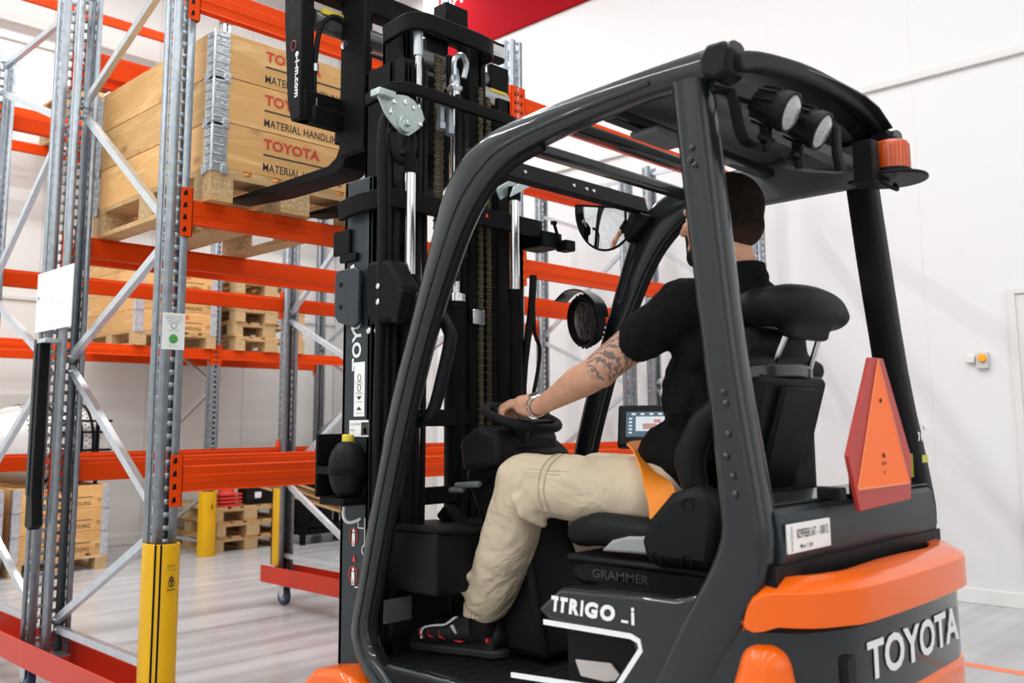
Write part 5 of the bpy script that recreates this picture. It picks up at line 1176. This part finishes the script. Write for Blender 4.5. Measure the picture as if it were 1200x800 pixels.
def driver():
    S.xf = TRUCK
    base = (2.20, 1.55, .94)
    D = thing('person', 'person in black polo shirt and beige trousers seated on the forklift, steering', 'person', base)
    off = Vector(base)
    tat = TRUCK((2.105, 1.665, 1.44))-off
    SK = skin_material(tat)
    HAIR = mat('hair_dark', (.012, .008, .006), .7, bump=.8, bscale=420, spec=.2)
    HAIRF = mat('hair_cropped', (.010, .0065, .005), .8, bump=1.0, bscale=380, spec=.08, col2=(.024, .015, .011), vscale=90)
    N, L = nodes(HAIRF); bb = N['Principled BSDF']; src = bb.inputs['Base Color'].links[0].from_socket; tc = N.new('ShaderNodeTexCoord'); sx = N.new('ShaderNodeSeparateXYZ'); L.new(tc.outputs['Object'], sx.inputs[0])
    mr = N.new('ShaderNodeMapRange'); L.new(sx.outputs[2], mr.inputs[0]); mr.inputs[1].default_value = .755; mr.inputs[2].default_value = .835; mr.inputs[3].default_value = .8; mr.inputs[4].default_value = 0
    mx = N.new('ShaderNodeMix'); mx.data_type = 'RGBA'; L.new(mr.outputs[0], mx.inputs[0]); L.new(src, mx.inputs[6]); mx.inputs[7].default_value = (.13, .068, .045, 1); L.new(mx.outputs[2], bb.inputs['Base Color'])
    V = Vector
    # joints (before TRUCK scales them about the camera)
    hipL, kneL, ankL = V((2.28, 1.66, 1.03)), V((2.20, 2.095, 1.055)), V((2.20, 2.270, .63))
    hipR, kneR, ankR = V((2.50, 1.66, 1.03)), V((2.55, 2.07, 1.05)), V((2.565, 2.20, .62))
    shL, elL, wrL = V((2.20, 1.450, 1.575)), V((2.155, 1.765, 1.385)), V((2.205, 2.020, 1.300))
    shR, elR, wrR = V((2.58, 1.45, 1.575)), V((2.62, 1.65, 1.31)), V((2.62, 1.84, 1.125))
    hd = V((2.385, 1.435, 1.850))
    k = 1/.92
    P = [('k', [(hipL, .085), ((hipL+kneL)/2, .075), (kneL, .058), ((kneL*.7+ankL*.3), .060), (ankL, .042)]), ('k', [(hipR, .085), ((hipR+kneR)/2, .075), (kneR, .058), (kneR*.7+ankR*.3, .060), (ankR, .042)]),
         ('c', hipL, hipR, .10, .10), ('e', (2.39, 1.55, 1.12), (.155, .115, .15)), ('e', (2.39, 1.46, 1.40), (.170, .115, .20)), ('c', shL, shR, .055, .055),
         ('c', (2.39, 1.37, 1.60), (2.387, 1.415, 1.79), .066, .060)]
    # left arm with forearm muscle, wrist
    P += [('k', [(shL, .066), (shL*.5+elL*.5+V((0, 0, .004)), .057), (elL, .050), (elL*.78+wrL*.22+V((0, 0, .004)), .051), (elL*.4+wrL*.6, .038), (wrL, .028)]),
          ('k', [(shR, .062), (shR*.5+elR*.5, .054), (elR, .046), (elR*.7+wrR*.3, .046), (wrR, .028)])]
    P += [('e', elL*.9+shL*.1+V((0, -.012, -.012)), (.040, .044, .042))]
    # head: skull, jaw, face
    P += [('e', hd+V((0, -.018, .022)), (.086, .112, .105)), ('e', hd+V((0, .040, -.030)), (.070, .070, .090)), ('e', hd+V((0, .072, -.082)), (.048, .044, .034)), ('c', hd+V((-.042, 0, -.07)), hd+V((-.02, .075, -.088)), .030, .024), ('c', hd+V((.042, 0, -.07)), hd+V((.02, .075, -.088)), .030, .024)]
    P += [('k', [(hd+V((0, .102, .022)), .011), (hd+V((0, .128, -.012)), .013), (hd+V((0, .134, -.022)), .014)]), ('c', hd+V((-.012, .116, -.024)), hd+V((.012, .116, -.024)), .011, .011)]
    P += [('c', hd+V((-.045, .092, .030)), hd+V((.045, .092, .030)), .013, .013), ('c', hd+V((-.016, .108, -.050)), hd+V((.016, .108, -.050)), .010, .010), ('c', hd+V((-.014, .106, -.062)), hd+V((.014, .106, -.062)), .0105, .0105), ('e', hd+V((0, .098, -.094)), (.022, .018, .018))]
    for s in (-1, 1): P += [('e', hd+V((s*.091, -.004, -.008)), (.010, .021, .033), (0, 0, s*-22)), ('e', hd+V((s*.050, .075, -.02)), (.022, .03, .022))]
    # left hand over the rim: palm, four separate fingers, thumb
    c = V((2.30, 2.19, 1.268))
    pa = V((2.232, 2.085, 1.318)); 
    P += [('e', pa+V((-.018, .004, -.030)), (.024, .044, .018), (12, 0, 8)), ('e', pa+V((.004, .030, -.026)), (.036, .030, .020))]
    P += [('k', [(wrL, .029), (wrL*.45+pa*.55+V((0, 0, .006)), .031), (pa, .028)]), ('e', pa+V((-.004, .012, -.008)), (.042, .046, .030), (14, 0, 10)), ('e', pa+V((-.006, -.018, -.004)), (.037, .042, .027), (10, 0, 10))]
    kn = [V((2.188, 2.138, 1.306)), V((2.210, 2.152, 1.317)), V((2.236, 2.156, 1.320)), V((2.260, 2.148, 1.314))]
    mid = [V((2.182, 2.168, 1.288)), V((2.206, 2.192, 1.300)), V((2.234, 2.196, 1.304)), V((2.260, 2.186, 1.300))]
    tip = [V((2.186, 2.166, 1.268)), V((2.212, 2.204, 1.276)), V((2.238, 2.206, 1.272)), V((2.264, 2.194, 1.272))]
    end = [V((2.196, 2.150, 1.256)), V((2.218, 2.190, 1.252)), V((2.244, 2.190, 1.250)), V((2.268, 2.178, 1.254))]
    for a_, b_, c_, d_, r_ in zip(kn, mid, tip, end, (.0098, .0108, .011, .0102)):
        P.append(('k', [(pa+(a_-pa)*.55, .012), (a_, r_*1.08), (b_, r_), (c_, r_*.93), (d_, r_*.82)]))
    P.append(('k', [(pa+V((.024, -.026, -.004)), .015), (pa+V((.052, .004, -.012)), .0125), (pa+V((.066, .034, -.026)), .0108), (pa+V((.064, .056, -.040)), .0092)]))
    # right hand resting on the lever block
    pr_ = wrR+V((-.01, .075, -.012))
    P += [('e', pr_, (.040, .05, .018)), ('c', wrR, pr_, .028, .024)]
    for i in range(4):
        x = -.033+i*.022; P.append(('k', [(pr_+V((x, .03, .002)), .011), (pr_+V((x*1.1, .075, -.002)), .0105), (pr_+V((x*1.1, .095, -.024)), .0095), (pr_+V((x*1.1, .090, -.045)), .0085)]))
    P.append(('k', [(pr_+V((-.03, -.02, 0)), .014), (pr_+V((-.06, .01, -.008)), .0115), (pr_+V((-.065, .04, -.02)), .0095)]))
    # feet
    for a_, dx in ((ankL, 0), (ankR, 0)): P += [('c', a_+V((0, .0, -.02)), a_+V((0, .01, -.07)), .04, .036), ('c', a_+V((0, 0, -.075)), a_+V((0, .13, -.085)), .032, .028)]
    body = blob('body', P, .0056, SK, D, 4)
    # eyes, brows
    e = MB()
    for s in (-1, 1): e.sphere(hd+V((s*.032, .091, .008)), (.013, .012, .010), 12, 8)
    e.build('eye', mat('eye_white', (.75, .73, .70), .2), D)
    e = MB()
    for s in (-1, 1): e.sphere(hd+V((s*.032, .1015, .008)), (.0055, .003, .0055), 10, 6)
    e.build('iris', INK, D)
    e = MB()
    for s in (-1, 1): e.tube([hd+V((s*.016, .105, .028)), hd+V((s*.032, .106, .033)), hd+V((s*.050, .094, .028))], .004, 6)
    e.build('eyebrow', HAIR, D)
    # hair: short crop, faded towards the neck; beard
    H = [('e', hd+V((0, -.022, .032)), (.0905, .116, .108)), ('e', hd+V((0, .035, .085)), (.065, .060, .045)), ('e', hd+V((0, -.058, -.028)), (.072, .076, .070))]
    hair = blob('hair', H, .007, HAIRF, D, 3)
    B = [('k', [(hd+V((-.074, .022, -.038)), .014), (hd+V((-.062, .040, -.085)), .020), (hd+V((-.030, .085, -.108)), .021), (hd+V((0, .100, -.112)), .022), (hd+V((.030, .085, -.108)), .021), (hd+V((.062, .040, -.085)), .020), (hd+V((.074, .022, -.038)), .014)]),
         ('k', [(hd+V((-.030, .098, -.058)), .010), (hd+V((-.018, .112, -.040)), .0085), (hd+V((.018, .112, -.040)), .0085), (hd+V((.030, .098, -.058)), .010), (hd+V((.022, .100, -.088)), .013), (hd+V((-.022, .100, -.088)), .013), (hd+V((-.030, .098, -.058)), .010)])]
    blob('beard', B, .006, HAIR, D, 3)
    # polo shirt
    SH = cloth('shirt_black', (.0045, .0045, .005), (.0075, .0075, .008), .75, 8, spec=.10)
    sl = elL-shL; sr = elR-shR
    Q = [('e', (2.39, 1.560, 1.13), (.182, .160, .15)), ('e', (2.39, 1.475, 1.32), (.185, .160, .19)), ('e', (2.39, 1.435, 1.47), (.200, .145, .165)), ('c', shL+V((.01, -.01, .0)), shR+V((-.01, -.01, 0)), .080, .080), ('c', (2.345, 1.40, 1.605), (2.435, 1.40, 1.605), .098, .098),
         ('k', [(shL, .080), (shL+sl*.30, .078), (shL+sl*.42+V((-.004, 0, -.004)), .074)]), ('k', [(shR, .080), (shR+sr*.30, .078), (shR+sr*.70, .068)]),
         ('e', (2.39, 1.60, 1.02), (.178, .13, .085)), ('k', [((2.33, 1.375, 1.650), .045), ((2.39, 1.345, 1.655), .048), ((2.45, 1.375, 1.650), .045)])]
    blob('shirt', Q, .009, SH, D, 5, (.030, .085))
    cl = MB(); cl.strap([(2.355, 1.490, 1.645), (2.318, 1.46, 1.660), (2.305, 1.39, 1.672), (2.345, 1.330, 1.680), (2.39, 1.318, 1.682), (2.435, 1.330, 1.680), (2.475, 1.39, 1.672), (2.462, 1.46, 1.660), (2.425, 1.490, 1.645)], .055, .016, (0, .15, 1), 4)
    cl.build('collar', SH, D, bev=.003, ang=60)
    # trousers: loose, gathered at the cuffs
    TR = cloth('trouser_beige', (.54, .44, .305), (.65, .545, .40), 1.0, 7, spec=.15)
    def leg(h_, k_, a_, inner):
        fwd = V((0, 1, 0))
        return [('k', [(h_, .118), (h_*.62+k_*.38, .106), (h_*.25+k_*.75+V((0, 0, .002)), .098), (k_+V((0, -.012, .002)), .096)]),
                ('k', [(k_+V((0, -.012, .002)), .096), (k_*.78+a_*.22+V((0, -.012, 0)), .094), (k_*.5+a_*.5+V((0, -.016, 0)), .091), (k_*.26+a_*.74+V((0, -.008, 0)), .088), (k_*.10+a_*.90, .080)]),
                ('c', k_*.06+a_*.94+V((0, .004, 0)), a_*1.0+V((0, .004, .028)), .068, .062)]
    Q = leg(hipL, kneL, ankL, 1)+leg(hipR, kneR, ankR, -1)+[('c', hipL, hipR, .122, .122), ('c', (2.30, 1.60, 1.06), (2.48, 1.60, 1.06), .115, .115)]
    # pocket flap and bunching folds behind the knee and above the cuff
    Q += [('k', [(kneL+V((-.085, -.06, -.045)), .018), (kneL+V((-.060, -.085, -.075)), .022), (kneL+V((.04, -.10, -.085)), .020)]), ('k', [(kneL+V((-.080, -.075, -.085)), .015), (kneL+V((-.02, -.11, -.12)), .017)]),
          ('k', [(ankL+V((-.055, -.045, .06)), .020), (ankL+V((-.065, .03, .075)), .018), (ankL+V((0, .068, .07)), .018), (ankL+V((.06, .02, .07)), .018)]), ('k', [(ankL+V((-.06, -.04, .105)), .016), (ankL+V((-.078, .03, .13)), .015)])]
    blob('trousers', Q, .0085, TR, D, 6, (.016, .10))
    sm = MB()
    # seams: side seam along the thigh, knee panel seams, hem gathers
    def off_(h_, k_, t, r_, ang): p = h_*(1-t)+k_*t; return p+V((-cos(ang)*r_, 0, sin(ang)*r_))
    sm.tube([off_(hipL, kneL, t, .112-.016*t, R(35)) for t in (.02, .2, .4, .6, .8, .95)], .0016, 5); sm.tube([off_(hipL, kneL, t, .112-.016*t, R(28)) for t in (.02, .2, .4, .6, .8, .95)], .0014, 5)
    for t in (.63, .68): sm.tube([off_(hipL, kneL, t, .104, R(a_)) for a_ in (-40, -15, 10, 40, 70, 95)], .0016, 5)
    sm.build('seam', TR, D)
    rb = MB()
    for a_ in range(26):
        an = a_*2*pi/26; q = ankL+V((cos(an)*.062, .004+sin(an)*.062, 0)); rb.cyl(q+V((0, 0, -.012)), q+V((0, 0, .028)), .008, .006, 6)
    tag(rb.build('gathered_hem', TR, D), kind='stuff')
    # socks, shoes
    for a_, sx in ((ankL, -1), (ankR, 1)):
        MB().lathe(a_+V((0, .004, -.075)), (0, 0, 1), [(.050, 0), (.053, .03), (.050, .08), (.047, .10)], 20).build('sock', RUBBER, D, ang=60)
        fz = .484; f = a_+V((0, .030, 0)); S.xf = lambda p, f=f, k_=(-.30 if sx < 0 else .05): TRUCK((p[0]+k_*(p[1]-f.y), p[1], p[2]))
        sh = blob('shoe', [('k', [((f.x, f.y-.055, fz+.065), .040), ((f.x, f.y-.01, fz+.075), .046), ((f.x+.0, f.y+.07, fz+.068), .046), ((f.x, f.y+.15, fz+.060), .050), ((f.x, f.y+.225, fz+.050), .044)]), ('k', [((f.x, f.y-.05, fz+.095), .036), ((f.x, f.y+.03, fz+.105), .038), ((f.x, f.y+.08, fz+.085), .036)]), ('b', (f.x-.036, f.x+.036, f.y-.08, f.y+.20, fz+.012, fz+.05))], .0062, mat('shoe_black', (.009, .009, .010), .5, spec=.3, bump=.2, bscale=260), D, 4)
        so = [(f.x-.045, f.y+.10), (f.x-.038, f.y-.02), (f.x-.042, f.y-.08), (f.x-.02, f.y-.102), (f.x+.02, f.y-.102), (f.x+.042, f.y-.08), (f.x+.038, f.y-.02), (f.x+.048, f.y+.10), (f.x+.050, f.y+.20), (f.x+.025, f.y+.267), (f.x-.01, f.y+.275), (f.x-.046, f.y+.21)]
        MB().prism(so, 2, fz, fz+.030).build('sole', mat('sole_black', (.012, .012, .013), .6), sh, bev=.008)
        if sx < 0:
            X = f.x-.0475; r_ = MB()
            for dy in (.185, .150, .110):
                r_.prism([(f.y+dy, fz+.078), (f.y+dy-.004, fz+.062), (f.y+dy-.022, fz+.052), (f.y+dy-.004, fz+.055)], 0, X-.0015, X+.012)
            r_.prism([(f.y+.055, fz+.052), (f.y+.015, fz+.052), (f.y+.005, fz+.056), (f.y+.03, fz+.046)], 0, X-.0015, X+.012)
            r_.box(X-.0-.0+.002, X+.012, f.y-.068, f.y-.061, fz+.055, fz+.088); r_.build('red_trim', mat('shoe_red', (.75, .02, .03), .5), sh)
            w_ = MB(); w_.strap([(X+.006, f.y+.175, fz+.045), (X+.006, f.y+.172, fz+.078), (X+.008, f.y+.13, fz+.092), (X+.010, f.y+.09, fz+.098), (X+.014, f.y+.055, fz+.124)], .014, .006, (1, 0, 0), 3); w_.obox((X+.004, f.y+.065, fz+.098), (X+.004, f.y+.045, fz+.074), .010, .005); w_.build('white_trim', INKW, sh)
        lc = MB()
        for j in range(4): lc.tube([(f.x-.03, f.y+.155-j*.03, fz+.088+j*.010), (f.x, f.y+.15-j*.03, fz+.10+j*.011), (f.x+.03, f.y+.155-j*.03, fz+.088+j*.010)], .0028, 5)
        lc.build('lace', RUBBER, sh)
    S.xf = TRUCK
    # steel watch
    t = (pa-wrL).normalized(); wc = wrL*.80+pa*.20; ax1 = t.orthogonal().normalized(); ax2 = t.cross(ax1)
    wt = MB()
    for i in range(22):
        an = i*2*pi/22; q = wc+(ax1*cos(an)+ax2*sin(an))*.0345; tg = (-ax1*sin(an)+ax2*cos(an))
        wt.obox(q-tg*.0040, q+tg*.0040, .019, .005, t); wt.obox(q-tg*.0044, q+tg*.0020, .008, .0065, t)
    wt = wt.build('wristwatch', STEEL, D, bev=.0012); 
    up_ = V((-.35, .1, .93)).normalized(); up_ = (up_-t*up_.dot(t)).normalized()
    MB().lathe(wc+up_*.031, up_, [(.019, 0), (.0205, .003), (.0205, .007), (.018, .0095), (.017, .010), (.001, .0102)], 24).build('watch_case', STEEL, wt)
    MB().lathe(wc+up_*.0413, up_, [(.0165, 0), (.001, .0004)], 20).build('watch_dial', INK, wt)
driver()
